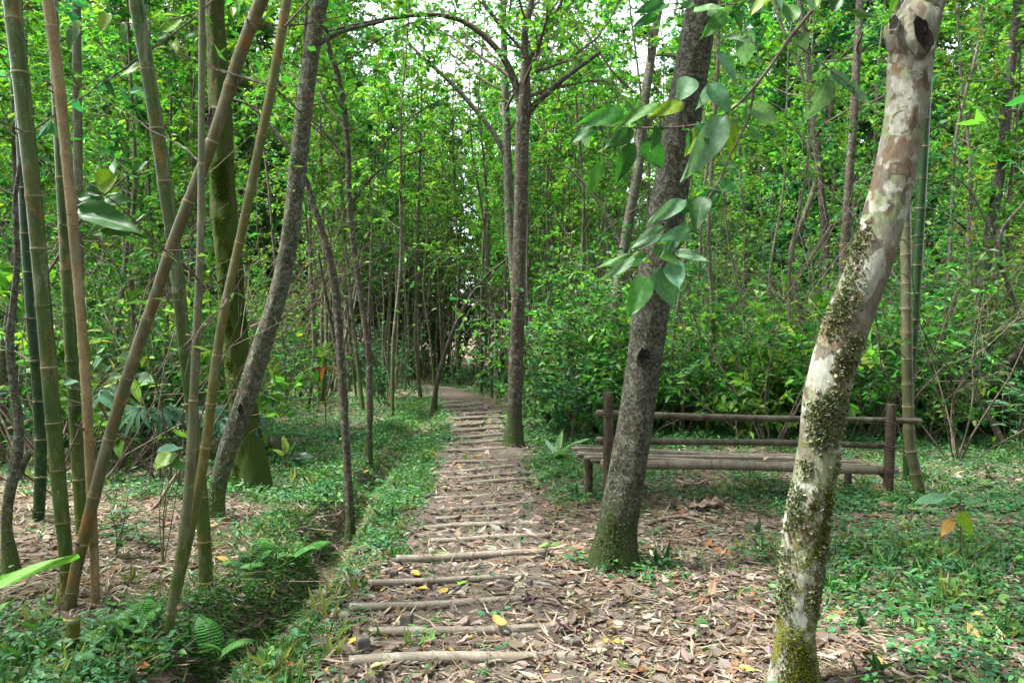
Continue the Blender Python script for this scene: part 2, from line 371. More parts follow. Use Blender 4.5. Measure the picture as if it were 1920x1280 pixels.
M_STAKE = mat_plain('stake_wood', (.035, .03, .027), (.13, .115, .10), 40, .85, .5, (1, 1, .3))
M_DEADWOOD = mat_plain('dead_wood', (.07, .045, .03), (.27, .20, .15), 35, .9, .7, (1, 1, 1))

def mat_ground():
    k = NT('forest_soil'); tc = k.n('TexCoord'); o = tc.outputs['Object']
    a = k.noise(o, 9, 8, .7, .4); b = k.noise(o, 55, 6, .75); v = k.n('TexVoronoi'); v.inputs['Scale'].default_value = 38; v.inputs['Randomness'].default_value = 1
    mp = k.n('Mapping'); mp.inputs['Scale'].default_value = (1, .5, 1); mp.inputs['Rotation'].default_value = (0, 0, .6); k.l(o, mp.inputs[0]); k.l(mp.outputs[0], v.inputs['Vector'])
    c = k.mix(k.ramp(a, .35, .65), (.05, .038, .027), (.10, .076, .053))
    c = k.mix(k.math('MULTIPLY', k.ramp(b, .48, .66), .8), c, (.27, .20, .14))
    sep = k.n('SeparateColor'); k.l(v.outputs['Color'], sep.inputs[0])
    c = k.mix(k.math('MULTIPLY', k.ramp(sep.outputs[0], .55, .8), .55), c, (.30, .235, .175))
    g = k.ramp(k.noise(o, 1.3, 6, .65, .5), .50, .62)
    c = k.mix(k.math('MULTIPLY', g, k.ramp(k.noise(o, 40, 5, .7), .40, .6)), c, (.045, .085, .02))
    return k.finish(c, .95, .1, k.math('ADD', a, b), .9, .03)
def mat_path():
    k = NT('trodden_earth'); tc = k.n('TexCoord'); o = tc.outputs['Object']
    a = k.noise(o, 7, 8, .7, .3); b = k.noise(o, 70, 6, .75)
    c = k.mix(k.ramp(a, .3, .7), (.07, .057, .046), (.13, .108, .088)); c = k.mix(k.math('MULTIPLY', k.ramp(b, .5, .7), .5), c, (.20, .165, .135))
    return k.finish(c, .95, .1, k.math('ADD', a, b), .8, .02)
M_GROUND = mat_ground(); M_PATH = mat_path()

# ------------------------------------------------------------------ ground and path
def spaced(lo, hi, step, far, grow=1.22):
    core = np.arange(lo, hi + 1e-6, step); a = [lo]; s = step
    while a[-1] > -far: s *= grow; a.append(a[-1] - s)
    b = [hi]; s = step
    while b[-1] < far: s *= grow; b.append(b[-1] + s)
    return np.concatenate([np.array(a[1:])[::-1], core, np.array(b[1:])])
def grid(xs, ys, zf):
    X, Y = np.meshgrid(xs, ys); Z = zf(X, Y); nx, ny = len(xs), len(ys)
    V = np.stack([X, Y, Z], -1).reshape(-1, 3); i = np.arange(ny - 1)[:, None] * nx; j = np.arange(nx - 1)[None]
    return V, np.stack([i + j, i + j + 1, i + nx + j + 1, i + nx + j], -1).reshape(-1, 4)
mb = MB()
xs = np.unique(np.concatenate([spaced(-4.5, 4.5, .09, 220), np.arange(-2.4, -0.7, .03)])); ys = spaced(2.0, 17.0, .08, 240)
V, Q = grid(xs, ys, gz); mb.add(V, None, Q)
tag(link('ground', mb.mesh('ground', M_GROUND, True)), 'forest floor of dark soil with a narrow drainage ditch', 'ground', kind='structure')

mb = MB()
yy = np.arange(1.6, 21.5, .035); uu = np.linspace(-1, 1, 33)
Uu, Yy = np.meshgrid(uu, yy); Xx = path_x(Yy) + Uu * path_hw(Yy) * 1.06
Zz = gz(Xx, Yy) + path_lift(Xx, Yy) - .03 * np.clip((np.abs(Uu) - .9) * 10, 0, 1)
V = np.stack([Xx, Yy, Zz], -1).reshape(-1, 3); nx = len(uu); i = np.arange(len(yy) - 1)[:, None] * nx; j = np.arange(nx - 1)[None]
mb.add(V, None, np.stack([i + j, i + j + 1, i + nx + j + 1, i + nx + j], -1).reshape(-1, 4))
path = tag(link('path', mb.mesh('path', M_PATH, True)), 'trodden earth footpath edged with cross logs as low steps', 'path', kind='structure')

def culm_mesh(pts, rad, mat, name, sides=14, nodes=None, seed=0, per=8):
    """a bamboo culm: pts (n,3) local, swollen a little at the nodes (arc lengths)"""
    s = np.concatenate([[0], np.cumsum(np.linalg.norm(np.diff(pts, axis=0), axis=1))])
    rr = np.interp(s, np.linspace(0, s[-1], len(rad)), rad)
    if nodes is not None:
        for q in nodes: rr = rr * (1 + .09 * np.exp(-((s - q) / .014) ** 2) - .03 * np.exp(-((s - q - .03) / .02) ** 2))
    m = MB(); V, T, Q = tube(pts, rr, sides, bark_bump(seed, .012, (1, 2, 3), (1, 2, 4))); m.add(V, T, Q)
    return m.mesh(name, mat, True), s
def ring_mesh(mat, name='node'):
    m = MB(); a = np.linspace(0, 2 * math.pi, 16, endpoint=False); prof = [(.97, -.2), (1.05, -.13), (1.085, 0), (1.04, .13), (.97, .2)]
    V = np.array([[r * math.cos(t), r * math.sin(t), z] for r, z in prof for t in a]); k = 16
    Q = [(i * k + j, i * k + (j + 1) % k, (i + 1) * k + (j + 1) % k, (i + 1) * k + j) for i in range(4) for j in range(k)]
    m.add(V, None, Q); return m.mesh(name, mat, True)
RING = ring_mesh(M_NODE); RING_TAN = ring_mesh(M_NODE_TAN); RING_BENCH = ring_mesh(mat_plain('bench_node', (.02, .015, .010), (.07, .052, .034), 50)); RING_LOG = ring_mesh(M_LOG)
from mathutils import Vector
def put_ring(parent, pts, s, q, rad, ring, nm='node', zs=1.0):
    p = np.array([np.interp(q, s, pts[:, k]) for k in range(3)])
    d = np.array([np.interp(min(q + .03, s[-1]), s, pts[:, k]) - np.interp(max(q - .03, 0), s, pts[:, k]) for k in range(3)])
    o = link(nm, ring, parent, p); o.rotation_mode = 'QUATERNION'; o.rotation_quaternion = Vector(unit(d)).to_track_quat('Z', 'Y')
    f_ = random.uniform(.55, 1.1); o.scale = (rad * (1 + .02 * f_), rad * (1 + .02 * f_), .022 * zs * 2.0 * f_); return o

for li, (a, b, r) in enumerate(LOGS):
    A = ground_at(*a); B = ground_at(*b); A[2] = float(gz(A[0], A[1])) + .031; B[2] = float(gz(B[0], B[1])) + .039
    r *= 1.0 + .35 * min(1, max(0, (A[1] - 5.5) / 5))
    n = 40; t = np.linspace(0, 1, n)[:, None]; P = A * (1 - t) + B * t
    P[:, 2] += .006 * np.sin(np.linspace(0, 5, n) + li) ; P[:, 1] += .008 * np.sin(np.linspace(0, 4, n) * 1.3 + li * 2)
    P[:, 2] = np.maximum(P[:, 2], gz(P[:, 0], P[:, 1]) + .031)
    ln = np.linalg.norm(B - A); nodes = np.arange(.12 + .05 * (li % 3), ln - .03, .26)
    c = P[0].copy()
    me, s = culm_mesh(P - c, [r, r * .9], M_LOG, 'log', 12, nodes, li)
    lo = link('log', me, path, c)
    if li < 9:
        for q in nodes: put_ring(lo, P - c, s, q, r * .96, RING_LOG, 'node', .5)
def box_mesh(name, sx, sy, sz, mat, bev=.15, taper=1.0):
    m = MB(); V = []
    for z, f in ((0, 1), (sz * (1 - bev * .5), taper), (sz, taper * (1 - bev))):
        for x, y in ((-1, -1), (-.3, -1.04), (1, -1), (1.03, .2), (1, 1), (.2, 1.03), (-1, 1), (-1.02, -.1)): V.append((x * sx / 2 * f, y * sy / 2 * f, z))
    Q = [(i * 8 + j, i * 8 + (j + 1) % 8, i * 8 + 8 + (j + 1) % 8, i * 8 + 8 + j) for i in range(2) for j in range(8)]
    V.append((0, 0, sz)); T = [(16 + j, 16 + (j + 1) % 8, 24) for j in range(8)]
    m.add(V, T, Q); return m.mesh(name, mat)
STAKE = box_mesh('stake', .052, .045, .12, M_STAKE)
for px, py, s_ in ((680,1240,1.15),(760,1192,1.05),(1076,1225,.95),(702,1142,.8),(992,1108,.85),(764,1056,.9),(790,1003,.8),(738,1090,.9),(815,978,.7)):
    p = ground_at(px, py); p[1] += .03; p[2] = float(surf(p[0], p[1])) - .065
    o = link('stake', STAKE, path, p); o.scale = (s_, s_, s_); o.rotation_euler = (random.uniform(-.1, .1), random.uniform(-.1, .1), random.uniform(-.4, .4))

# ------------------------------------------------------------------ crown generator
GREEN = [(.046, .17, .028), (.032, .13, .027), (.07, .21, .028), (.02, .095, .03), (.10, .215, .03), (.03, .115, .03)]
BRIGHT = [(.09, .25, .028), (.125, .285, .032), (.055, .20, .028), (.18, .28, .032), (.06, .17, .03)]
COOL = [(.028, .135, .05), (.042, .175, .065), (.018, .10, .042), (.055, .17, .05)]
OLIVE = [(.075, .16, .025), (.11, .175, .025), (.05, .14, .025), (.17, .14, .016), (.04, .13, .025), (.055, .15, .028), (.035, .12, .03)]
def grow(mb, starts, dirs, lens, rads, rng, twigs=6, per=7, L=.12, W=.05, pal=GREEN, droop=.1, up=.25, kind='kite', twl=.4, bend=.35, tip_only=0.0):
    """branches -> twigs -> leaves; leaves in slot 0, wood in slot 1"""
    LP, LD = [], []
    for p0, d0, ln, r0 in zip(starts, dirs, lens, rads):
        d = unit(d0); P = [np.array(p0, float)]; k = 5
        for i in range(k):
            d = unit(d + rng.normal(0, bend * .5, 3) + np.array([0, 0, up * .25 - droop * .3 * i / k])); P.append(P[-1] + d * ln / k)
        P = np.array(P); C = resample(P, 8); rr = np.linspace(r0, r0 * .3, 8)
        V, T, Q = tube(C, rr, 5, None, False); mb.add(V, T, Q, (.1, .08, .06), 1)
        for j in range(twigs):
            t = rng.uniform(.25, 1.0) if j else 1.0
            q = C[min(7, int(t * 7))]; tang = unit(C[min(7, int(t * 7) + 1 if t < .99 else 7)] - C[max(0, int(t * 7) - 1)])
            td = unit(tang * .6 + rng.normal(0, .65, 3) + np.array([0, 0, .12])); tl = ln * twl * rng.uniform(.5, 1.1)
            tp = np.array([q, q + td * tl * .5 + np.array([0, 0, .03 * tl]), q + td * tl + np.array([0, 0, -droop * tl])])
            V, T, Q = tube(tp, [r0 * .32, r0 * .22, r0 * .1], 3, None, False); mb.add(V, T, Q, (.1, .08, .06), 1)
            m = max(1, int(per * rng.uniform(.6, 1.4))); f = rng.uniform(.15 + tip_only, 1.05, m)[:, None]
            pos = np.where(f < .5, tp[0] * (1 - 2 * f) + tp[1] * 2 * f, tp[1] * (2 - 2 * f) + tp[2] * (2 * f - 1))
            side = unit(np.cross(td, [0, 0, 1]))[None] * rng.choice([-1, 1], (m, 1))
            LP.append(pos); LD.append(td[None] * .55 + side * .8 + rng.normal(0, .38, (m, 3)) + np.array([0, 0, -droop - .05]))
    if LP:
        LP = np.concatenate(LP); LD = np.concatenate(LD); n = len(LP)
        U = np.array([0, 0, 1.0]) + rng.normal(0, .6, (n, 3)); sz = rng.uniform(.6, 1.25, n)
        leaves(mb, LP, LD, U, L * sz, W * sz * rng.uniform(.8, 1.15, n), pick(pal, n, rng), kind, rng.uniform(.1, .5, n), rng.uniform(0, .3, n))

def tree_variant(seed, H, r0, start, nb, bl, twigs, per, L, W, pal, wob=.25, up=.3, kind='kite', sparse_low=0):
    rng = np.random.default_rng(seed)
    k = 7; ctrl = np.zeros((k, 3)); ctrl[:, 2] = np.linspace(-.15, H, k); ctrl[1:, :2] = np.cumsum(rng.normal(0, wob * H / 30, (k - 1, 2)), 0)
    n = int(H * 4) + 6; C = resample(ctrl, n); rr = np.interp(np.linspace(0, 1, n), [0, .04, .6, 1], [r0 * 1.25, r0, r0 * .65, r0 * .15])
    m = MB(); V, T, Q = tube(C, rr, 7, bark_bump(seed, .05, (2, 3, 5), (1.2, 4, 9))); m.add(V, T, Q); trunk = m.mesh('trunk', M_POLE, True)
    m = MB(); S, D, Ls, Rr = [], [], [], []
    for b in range(nb):
        t = start + (1 - start) * ((b + rng.uniform(0, 1)) / nb) ** .9; i = min(n - 1, int(t * n)); az = b * 2.4 + rng.uniform(-.5, .5); el = rng.uniform(.15, .75)
        S.append(C[i]); D.append((math.cos(az) * math.cos(el), math.sin(az) * math.cos(el), math.sin(el)))
        Ls.append(bl * rng.uniform(.6, 1.15) * (1 - .45 * (t - start) / (1 - start))); Rr.append(max(.006, rr[i] * .42))
    grow(m, S, D, Ls, Rr, rng, twigs, per, L, W, pal, .18, up, kind)
    return trunk, m.mesh('crown', [M_LEAF, M_TWIG])

def shrub_variant(seed, H, stems, per, L, W, pal, twigs=7, spread=.5, kind='leaf', twl=.5, bend=.35, r=.008):
    rng = np.random.default_rng(seed); m = MB(); S, D, Ls, Rr = [], [], [], []
    for i in range(stems):
        az = rng.uniform(0, 6.28); S.append((.08 * math.cos(az), .08 * math.sin(az), -.05)); D.append((spread * math.cos(az), spread * math.sin(az), 1)); Ls.append(H * rng.uniform(.6, 1.1)); Rr.append(r * rng.uniform(.8, 1.3))
    grow(m, S, D, Ls, Rr, rng, twigs, per, L, W, pal, .15, .3, kind, twl, bend)
    return m.mesh('foliage', [M_LEAF, M_TWIG])

# ------------------------------------------------------------------ bench
def bench():
    PL = ground_at(1140, 957); PR = ground_at(1663, 934)
    base = (PL + PR) / 2; base[2] = 0
    ax = unit((PR - PL) * np.array([1, 1, 0])); nrm = np.array([-ax[1], ax[0], 0])       # nrm points away from the camera
    o = thing('bench', 'long weathered bamboo bench with two back rails beyond the dark trunk', 'bench', base)
    def pole(nm, A, B, r, mat, ring=None, node=.38, seed=0, sides=14, r2=None):
        A = np.asarray(A); B = np.asarray(B); n = 46; t = np.linspace(0, 1, n)[:, None]; P = A * (1 - t) + B * t
        P[:, 2] += .008 * np.sin(np.linspace(0, 5 + seed % 3, n) + seed) * (0 if abs(ax @ unit(B - A)) < .5 else 1)
        ln = np.linalg.norm(B - A); nodes = np.arange(.1 + .07 * (seed % 4), ln - .05, node) if node else []
        me, s = culm_mesh(P - A, [r, r2 or r * .92], mat, nm, sides, nodes, seed)
        q = link(nm, me, o, A - base)
        if ring is not None:
            for v in nodes: put_ring(q, P - A, s, v, np.interp(v, [0, ln], [r, r2 or r * .92]) * .97, ring, 'node', .55)
        return q
    zL = float(gz(PL[0], PL[1])); zR = float(gz(PR[0], PR[1]))
    topL = at(1141, 735, PL[1]); topR = at(1672, 757, PR[1])
    pole('post', (PL[0], PL[1], zL - .2), topL, .046, M_POST, None, None, 1, 16, .042)
    pole('post', (PR[0], PR[1], zR - .2), topR, .048, M_POST, None, None, 2, 16, .043)
    # back rails tied on the sitting side of the posts
    def on(px, py, back):                        # a point on the line of the bench, `back` metres behind the posts
        d = ray(px, py); q0 = PL + nrm * back; t = (nrm @ (q0 - np.array([0, 0, CAMZ]))) / (nrm @ d); return np.array([0, 0, CAMZ]) + d * t
    pole('back_rail', on(1119, 774, .075), on(1726, 791, .075), .030, M_BENCH_OLD, RING_BENCH, .36, 3)
    pole('back_rail', on(1118, 823, .075), on(1678, 836, .075), .030, M_BENCH_OLD, RING_BENCH, .40, 4)
    for Pp, Tp, pxs in ((PL, topL, ((1140, 774), (1140, 823), (1140, 866))), (PR, topR, ((1668, 790), (1664, 835), (1662, 879)))):
        for q in pxs:
            zz = on(q[0], q[1], .04)[2]; f = (zz - Pp[2]) / (Tp[2] - Pp[2]); c_ = Pp + (Tp - Pp) * f; rr_ = .048
            for dz_ in (-.012, .004):
                rg = link('lashing', RING_BENCH, o, c_ - base + (0, .01, dz_)); rg.scale = (rr_, rr_ * 1.25, .02); rg.rotation_euler = (.1, .12 * (1 if dz_ > 0 else -1), 0)
    # seat
    pole('seat_beam', on(1128, 868, .055), on(1681, 880, .055), .044, M_BENCH, RING_BENCH, .42, 5, 16)
    zs = on(1128, 868, .055)[2] + .012
    for k in range(10):
        b = .125 + k * .065; jl, jr = random.uniform(-.05, .03), random.uniform(-.06, .02)
        A = PL + nrm * b + ax * (-.13 + jl); B = PR + nrm * b + ax * (-.02 + jr)
        A[2] = zs + .012 * math.sin(k * 2.1) + .004 * k; B[2] = on(1681, 880, .055)[2] + .014 + .01 * math.sin(k * 1.7 + 1)
        pole('seat_slat', A, B, random.uniform(.018, .0225), M_BENCH if k % 3 else M_BENCH_OLD, RING_BENCH, random.uniform(.34, .46), 6 + k, 10)
    for P_, e in ((PL, 0.0), (PR, -.02)):
        zq = zs if e == 0 else on(1681, 880, .055)[2] + .014; q = P_ + nrm * .56 + ax * e; g = float(gz(q[0], q[1]))
        pole('leg', (q[0], q[1], g - .15), (q[0], q[1], zq - .06), .038, M_POST, None, None, 21, 14)
        A = P_ + nrm * .02 + ax * (.06 + e); B = P_ + nrm * .66 + ax * (.06 + e); A[2] = B[2] = zq - .058
        pole('cross_beam', A, B, .026, M_POST, None, None, 23, 10)
    pole('brace', PR + nrm * .06 + ax * -.02 + np.array([0, 0, zq - .05 - PR[2]]), PR + nrm * .0 + ax * -.0 + np.array([0, 0, .18]), .02, M_POST, None, None, 25, 8)
    return o
bench()

# ------------------------------------------------------------------ trees drawn along their trunks
WF = .9
def limb_px(pts, Y, wob=0):
    out = []; rad = []
    for q in pts:
        y = Y + (q[3] if len(q) > 3 else 0); out.append(at(q[0], q[1], y)); rad.append(WF * q[2] / 2 / F * y * math.cos(math.atan((q[0] - 960) / F)))
    return np.array(out), np.array(rad)
def tree_px(name, label, pts, mat, Y=None, ext=4.0, limbs=(), crown=None, seed=1, sides=28, amp=.05, group=None, sc=None, flare=1.6, cat='tree'):
    bx, by = pts[0][0], pts[0][1]
    g = ground_at(bx, by) if Y is None else at(bx, by, Y)
    Y = g[1]; P, rad = limb_px(pts, Y)
    base = np.array([P[0][0], P[0][1], float(gz(P[0][0], P[0][1]))])
    P = np.vstack([[base + (0, 0, -.12)], P[1:] if abs(P[0][2] - base[2]) < .15 else P]); rad = np.concatenate([[rad[0] * flare], rad[1:] if len(P) == len(rad) else rad])
    if ext:
        d = unit(P[-1] - P[-2]); r_ = np.random.default_rng(seed)
        for i in range(4):
            d = unit(d * .8 + np.array([0, 0, .35]) + r_.normal(0, .08, 3)); P = np.vstack([P, P[-1] + d * ext / 4]); rad = np.append(rad, rad[-1] * .8)
    A = np.concatenate([P, rad[:, None]], 1); ln = np.linalg.norm(np.diff(P, axis=0), axis=1).sum(); n = int(min(260, ln / .022)); C = resample(A, n)
    C[:, 3] = np.maximum(C[:, 3], .003)
    o = thing(name, label, cat, base, group)
    m = MB(); V, T, Q = tube(C[:, :3] - base, C[:, 3], sides, bark_bump(seed, amp)); m.add(V, T, Q)
    link('trunk', m.mesh('trunk', mat, True), o)
    for lp in limbs:
        LP, lr = limb_px(lp, Y); LC = resample(np.concatenate([LP, lr[:, None]], 1), max(12, 8 * len(lp)))
        m = MB(); V, T, Q = tube(LC[:, :3] - base, LC[:, 3], 10, bark_bump(seed + 9, .05, (2, 3, 5), (3, 8, 15))); m.add(V, T, Q)
        link('branch', m.mesh('branch', mat, True), o)
    if crown:
        r_ = np.random.default_rng(seed + 50); m = MB(); S, D, Ls, Rr = [], [], [], []
        zmin, nb, bl, tw, per, L, W, pal = crown
        idx = np.where(C[:, 2] > zmin)[0]
        for b in range(nb):
            i = idx[int((b + r_.uniform(0, 1)) / nb * (len(idx) - 1))]; az = b * 2.4 + r_.uniform(-.4, .4); el = r_.uniform(.1, .8)
            S.append(C[i, :3] - base); D.append((math.cos(az) * math.cos(el), math.sin(az) * math.cos(el), math.sin(el))); Ls.append(bl * r_.uniform(.6, 1.1)); Rr.append(max(.006, min(.03, C[i, 3] * .4)))
        grow(m, S, D, Ls, Rr, r_, tw, per, L, W, pal, .18, .3)
        link('crown', m.mesh('crown', [M_LEAF, M_TWIG]), o)
    return o, C, base
CR = lambda z, nb=34, bl=2.5, tw=11, per=12, L=.19, W=.09, pal=GREEN: (z, nb, bl, tw, per, L, W, pal)

t1, C1, b1 = tree_px('tree', 'pale mottled trunk blotched with lichen and moss, leaning in front of the bench', [(1488,1292,96),(1490,1210,88),(1497,1130,88),(1513,980,92),(1535,850,86),(1550,740,92),(1582,620,96),(1628,500,92),(1672,350,90),(1697,220,90),(1708,110,98),(1722,40,100),(1748,-20,86)],
    M_BARK_PALE, ext=4.5, seed=3, sides=48, amp=.045, crown=CR(4.6))
t2, C2, b2 = tree_px('tree', 'dark rough trunk leaning across the left end of the bench', [(1148,1058,96),(1156,1000,84),(1168,930,78),(1185,830,74),(1205,700,72),(1222,570,76),(1250,400,74),(1285,200,72),(1308,60,68),(1320,-30,64)],
    M_BARK_DARK, ext=5.0, seed=4, sides=44, amp=.06, flare=1.3, crown=CR(4.8))
tree_px('tree', 'straight brown trunk forking overhead at the edge of the footpath', [(961,838,36),(964,780,32),(967,700,31),(972,550,28),(976,400,27),(979,260,27),(982,205,31),(985,120,17),(985,60,14),(1000,-20,12)],
    M_BARK_MID, ext=3.0, seed=5, limbs=[[(980,215,19),(968,165,15),(948,115,14),(912,72,13),(862,38,11),(800,28,9),(700,40,7),(600,62,5)], [(986,216,17),(1005,195,13),(1045,158,11),(1088,125,10),(1126,98,8)], [(986,130,10),(1020,60,8),(1050,10,6),(1070,-40,5)]],
    crown=CR(4.5, 30, 1.9, 9, 11, .12, .055, BRIGHT), sides=24)
tree_px('tree', 'slimmer lichened trunk half hidden behind the forking path tree', [(982,778,30),(978,700,27),(968,560,22),(957,420,20),(951,280,18),(946,120,15),(944,-10,13)],
    M_BARK_GREY, ext=4, seed=6, limbs=[[(952,300,12),(925,250,11),(895,210,10),(845,155,9),(790,105,7),(760,75,5)]], crown=CR(5.0, 32, 2.2, 9, 12, .13, .06, GREEN), sides=18)
t4, C4, b4 = tree_px('tree', 'thick moss covered trunk with a flared base among the bamboo', [(472,915,92),(470,880,82),(462,820,70),(452,740,60),(442,640,56),(430,500,54),(418,350,50),(412,200,46),(405,60,40),(402,-20,38)],
    M_BARK_MOSS, ext=5, seed=7, sides=40, amp=.09, crown=CR(5.4), flare=1.1)
t5, C5, b5 = tree_px('tree', 'crooked grey lichened trunk leaning in front of the mossy tree', [(398,968,36),(408,920,36),(425,850,40),(455,765,44),(488,660,42),(525,540,37),(548,410,35),(558,320,35),(575,170,34),(594,30,33),(602,-30,31)],
    M_BARK_GREY, ext=4.5, seed=8, sides=34, amp=.07, limbs=[[(558,300,12),(510,240,8),(470,200,6),(420,180,4)], [(585,90,13),(640,60,9),(720,40,6)]], crown=CR(4.9, 18))
tree_px('tree', 'slim mossy stem standing on the near ditch bank', [(657,985,22),(655,940,20),(650,850,17),(643,740,19),(634,600,18),(622,500,16),(600,420,14),(580,360,13),(570,300,12),(575,200,10)],
    M_BARK_MID, ext=2.2, seed=9, sides=16, amp=.08, limbs=[[(640,690,8),(628,640,7),(612,560,6),(596,470,5)]], crown=CR(3.2, 9, .9, 6, 7, .1, .05, BRIGHT))
tree_px('tree', 'thin wavy stem on the ditch bank left of the path', [(690,872,16),(692,820,13),(694,760,13),(690,650,12),(674,540,12),(656,400,13),(652,270,12),(638,160,12),(614,80,11),(605,0,9)],
    M_BARK_MID, ext=2.5, seed=10, sides=14, amp=.07, limbs=[[(655,390,6),(690,340,5),(740,300,4),(800,280,3)],[(652,300,6),(600,240,5),(560,210,4)]], crown=CR(3.4, 20, 1.6, 8, 9, .13, .06, BRIGHT))
tree_px('tree', 'dark little stem leaning right from the left rim of the far path', [(812,783,13),(816,740,11),(826,690,10),(850,620,9),(880,560,8),(915,515,6),(948,488,4)],
    M_BARK_MID, ext=0, seed=11, sides=12, amp=.06, crown=CR(2.0, 6, .7, 4, 5, .1, .04))
tree_px('tree', 'mottled grey green trunk behind the left post of the bench', [(1128,800,30),(1136,720,28),(1146,640,26),(1160,530,24),(1178,420,22),(1196,320,21),(1205,220,19),(1225,80,17),(1240,-20,15)],
    M_BARK_GREY, ext=4, seed=12, sides=18, amp=.08, limbs=[[(1170,470,9),(1140,410,7),(1100,350,5),(1060,310,4)]], crown=CR(4.5, 14, 1.7, 7, 8, .13, .06))
tree_px('tree', 'dark trunk leaning right at the far side of the clearing', [(1812,792,30),(1818,720,26),(1832,600,25),(1855,450,24),(1878,300,23),(1890,180,22),(1905,40,21),(1915,-40,20)],
    M_BARK_DARK, ext=4, seed=13, sides=18, amp=.06, limbs=[[(1850,480,8),(1800,420,6),(1740,390,4),(1690,380,3)]], crown=CR(5.0, 12, 1.8, 6, 7, .13, .06, COOL))
tree_px('tree', 'forked dark stem with bent boughs at the right border', [(1800,800,16,.3),(1840,740,17),(1880,690,18),(1925,640,20),(1960,560,22)],
    M_BARK_DARK, Y=11.2, ext=3, seed=14, sides=14, amp=.08, limbs=[[(1930,640,12),(1900,560,10),(1875,490,9),(1880,430,8),(1920,380,7),(1950,320,5)],[(1878,480,7),(1850,420,5),(1820,360,4),(1790,330,3)]], crown=CR(3.0, 8, 1.2, 6, 6, .12, .06, COOL))
tree_px('tree', 'brown crooked stem showing between the two leaning trunks', [(1580,800,20),(1582,700,19),(1578,600,19),(1583,480,20),(1592,340,19),(1600,230,18),(1606,120,17),(1612,0,15)],
    M_BARK_MID, ext=3.5, seed=15, sides=14, amp=.07, crown=CR(5, 12, 1.6, 6, 7, .13, .06))
tree_px('tree', 'pale twisting stem among shrubs behind the bench', [(1545,790,14),(1520,660,14),(1490,540,14),(1484,470,13),(1510,400,12),(1530,330,11),(1525,240,10),(1500,130,9),(1470,60,8)],
    M_POLE, ext=2.5, seed=16, sides=12, amp=.07, limbs=[[(1490,520,7),(1530,470,6),(1560,420,4)],[(1526,300,6),(1480,220,5),(1440,190,3)]], crown=CR(3.5, 10, 1.2, 6, 7, .12, .06, OLIVE))
tree_px('tree', 'dark slender stem in the shade behind the bench middle', [(1548,780,20),(1550,640,18),(1548,480,18),(1540,360,17),(1530,250,16),(1515,120,14),(1500,0,12)],
    M_BARK_DARK, Y=14.5, ext=3.5, seed=17, sides=12, amp=.06, crown=CR(5, 12, 1.6, 6, 7, .13, .06))
tree_px('tree', 'twisted lichened stem with a broken stub at the left border', [(28,1075,34),(14,1010,28),(14,950,24),(30,870,26),(36,800,20),(26,720,18),(18,640,18),(26,560,15),(32,480,13),(28,380,11),(40,280,9)],
    M_BARK_GREY, ext=1.5, seed=18, sides=20, amp=.1, limbs=[[(32,895,20),(44,870,18),(56,848,15)]], crown=CR(2.6, 7, .9, 5, 5, .12, .06, COOL))

def knot(parent, px, py, Y, r, name='hollow', mat=None, tilt=(0, -1, .1)):
    """a dark hollow left by a lost bough: a puckered collar round a sunken bowl"""
    c = at(px, py, Y); m = MB(); a = np.linspace(0, 2 * math.pi, 18, endpoint=False); d = unit(np.array(tilt)); x = unit(np.cross(d, [0, 0, 1])); y = np.cross(x, d)
    rng = np.random.default_rng(int(px)); V = []
    prof = ((1.3, -.5), (1.15, .06), (1.0, .20), (.84, .13), (.6, .10), (.3, .09), (.03, .085)); n = 22
    a = np.linspace(0, 2 * math.pi, n, endpoint=False)
    for k, (rr, h) in enumerate(prof):
        for t in a:
            f = rr * (1 + .16 * math.sin(2 * t + px) + .10 * math.sin(5 * t + py) + rng.normal(0, .04)); V.append(c + (x * math.cos(t) * .85 + y * math.sin(t) * 1.35) * f * r + d * (h + rng.normal(0, .05)) * r)
    Q = [(i * n + j, i * n + (j + 1) % n, i * n + n + (j + 1) % n, i * n + n + j) for i in range(len(prof) - 1) for j in range(n)]
    V = np.array(V) - np.array(parent.location); m.add(V, None, Q[:2 * n], mat=0); m2 = np.array(Q[2 * n:]); m.Q.append(m2); m.mq.append(np.full(len(m2), 1))
    return link(name, m.mesh(name, [mat or M_BARK_MID, M_DARKHOLE], True), parent)
M_DARKHOLE = mat_plain('rotten_wood_shade', (.002, .0015, .001), (.012, .008, .005), 25, .95, .8)  # rotten wood painted near black, standing in for the shade of a cavity
knot(t1, 1728, 66, b1[1] - .108, .055, mat=M_BARK_PALE, tilt=(.25, -1, .15)); knot(t1, 1676, 44, b1[1] - .10, .026, mat=M_BARK_PALE, tilt=(-.5, -.8, .5))
knot(t2, 1208, 668, b2[1] - .115, .045, mat=M_BARK_DARK, tilt=(0, -1, .1)); knot(t4, 400, 222, b4[1] - .12, .07, tilt=(-.4, -1, .1)); knot(t5, 452, 768, b5[1] - .085, .03)
# broken bough shoulder on the pale tree
m = MB(); P, rr = limb_px([(1716,130,70),(1700,85,76),(1686,52,66),(1678,38,50)], b1[1] - .02); Cc = resample(np.concatenate([P, rr[:, None]], 1), 24)
V, T, Q = tube(Cc[:, :3] - b1, Cc[:, 3], 24, bark_bump(77, .06)); m.add(V, T, Q); link('bough_stub', m.mesh('bough_stub', M_BARK_PALE, True), t1)

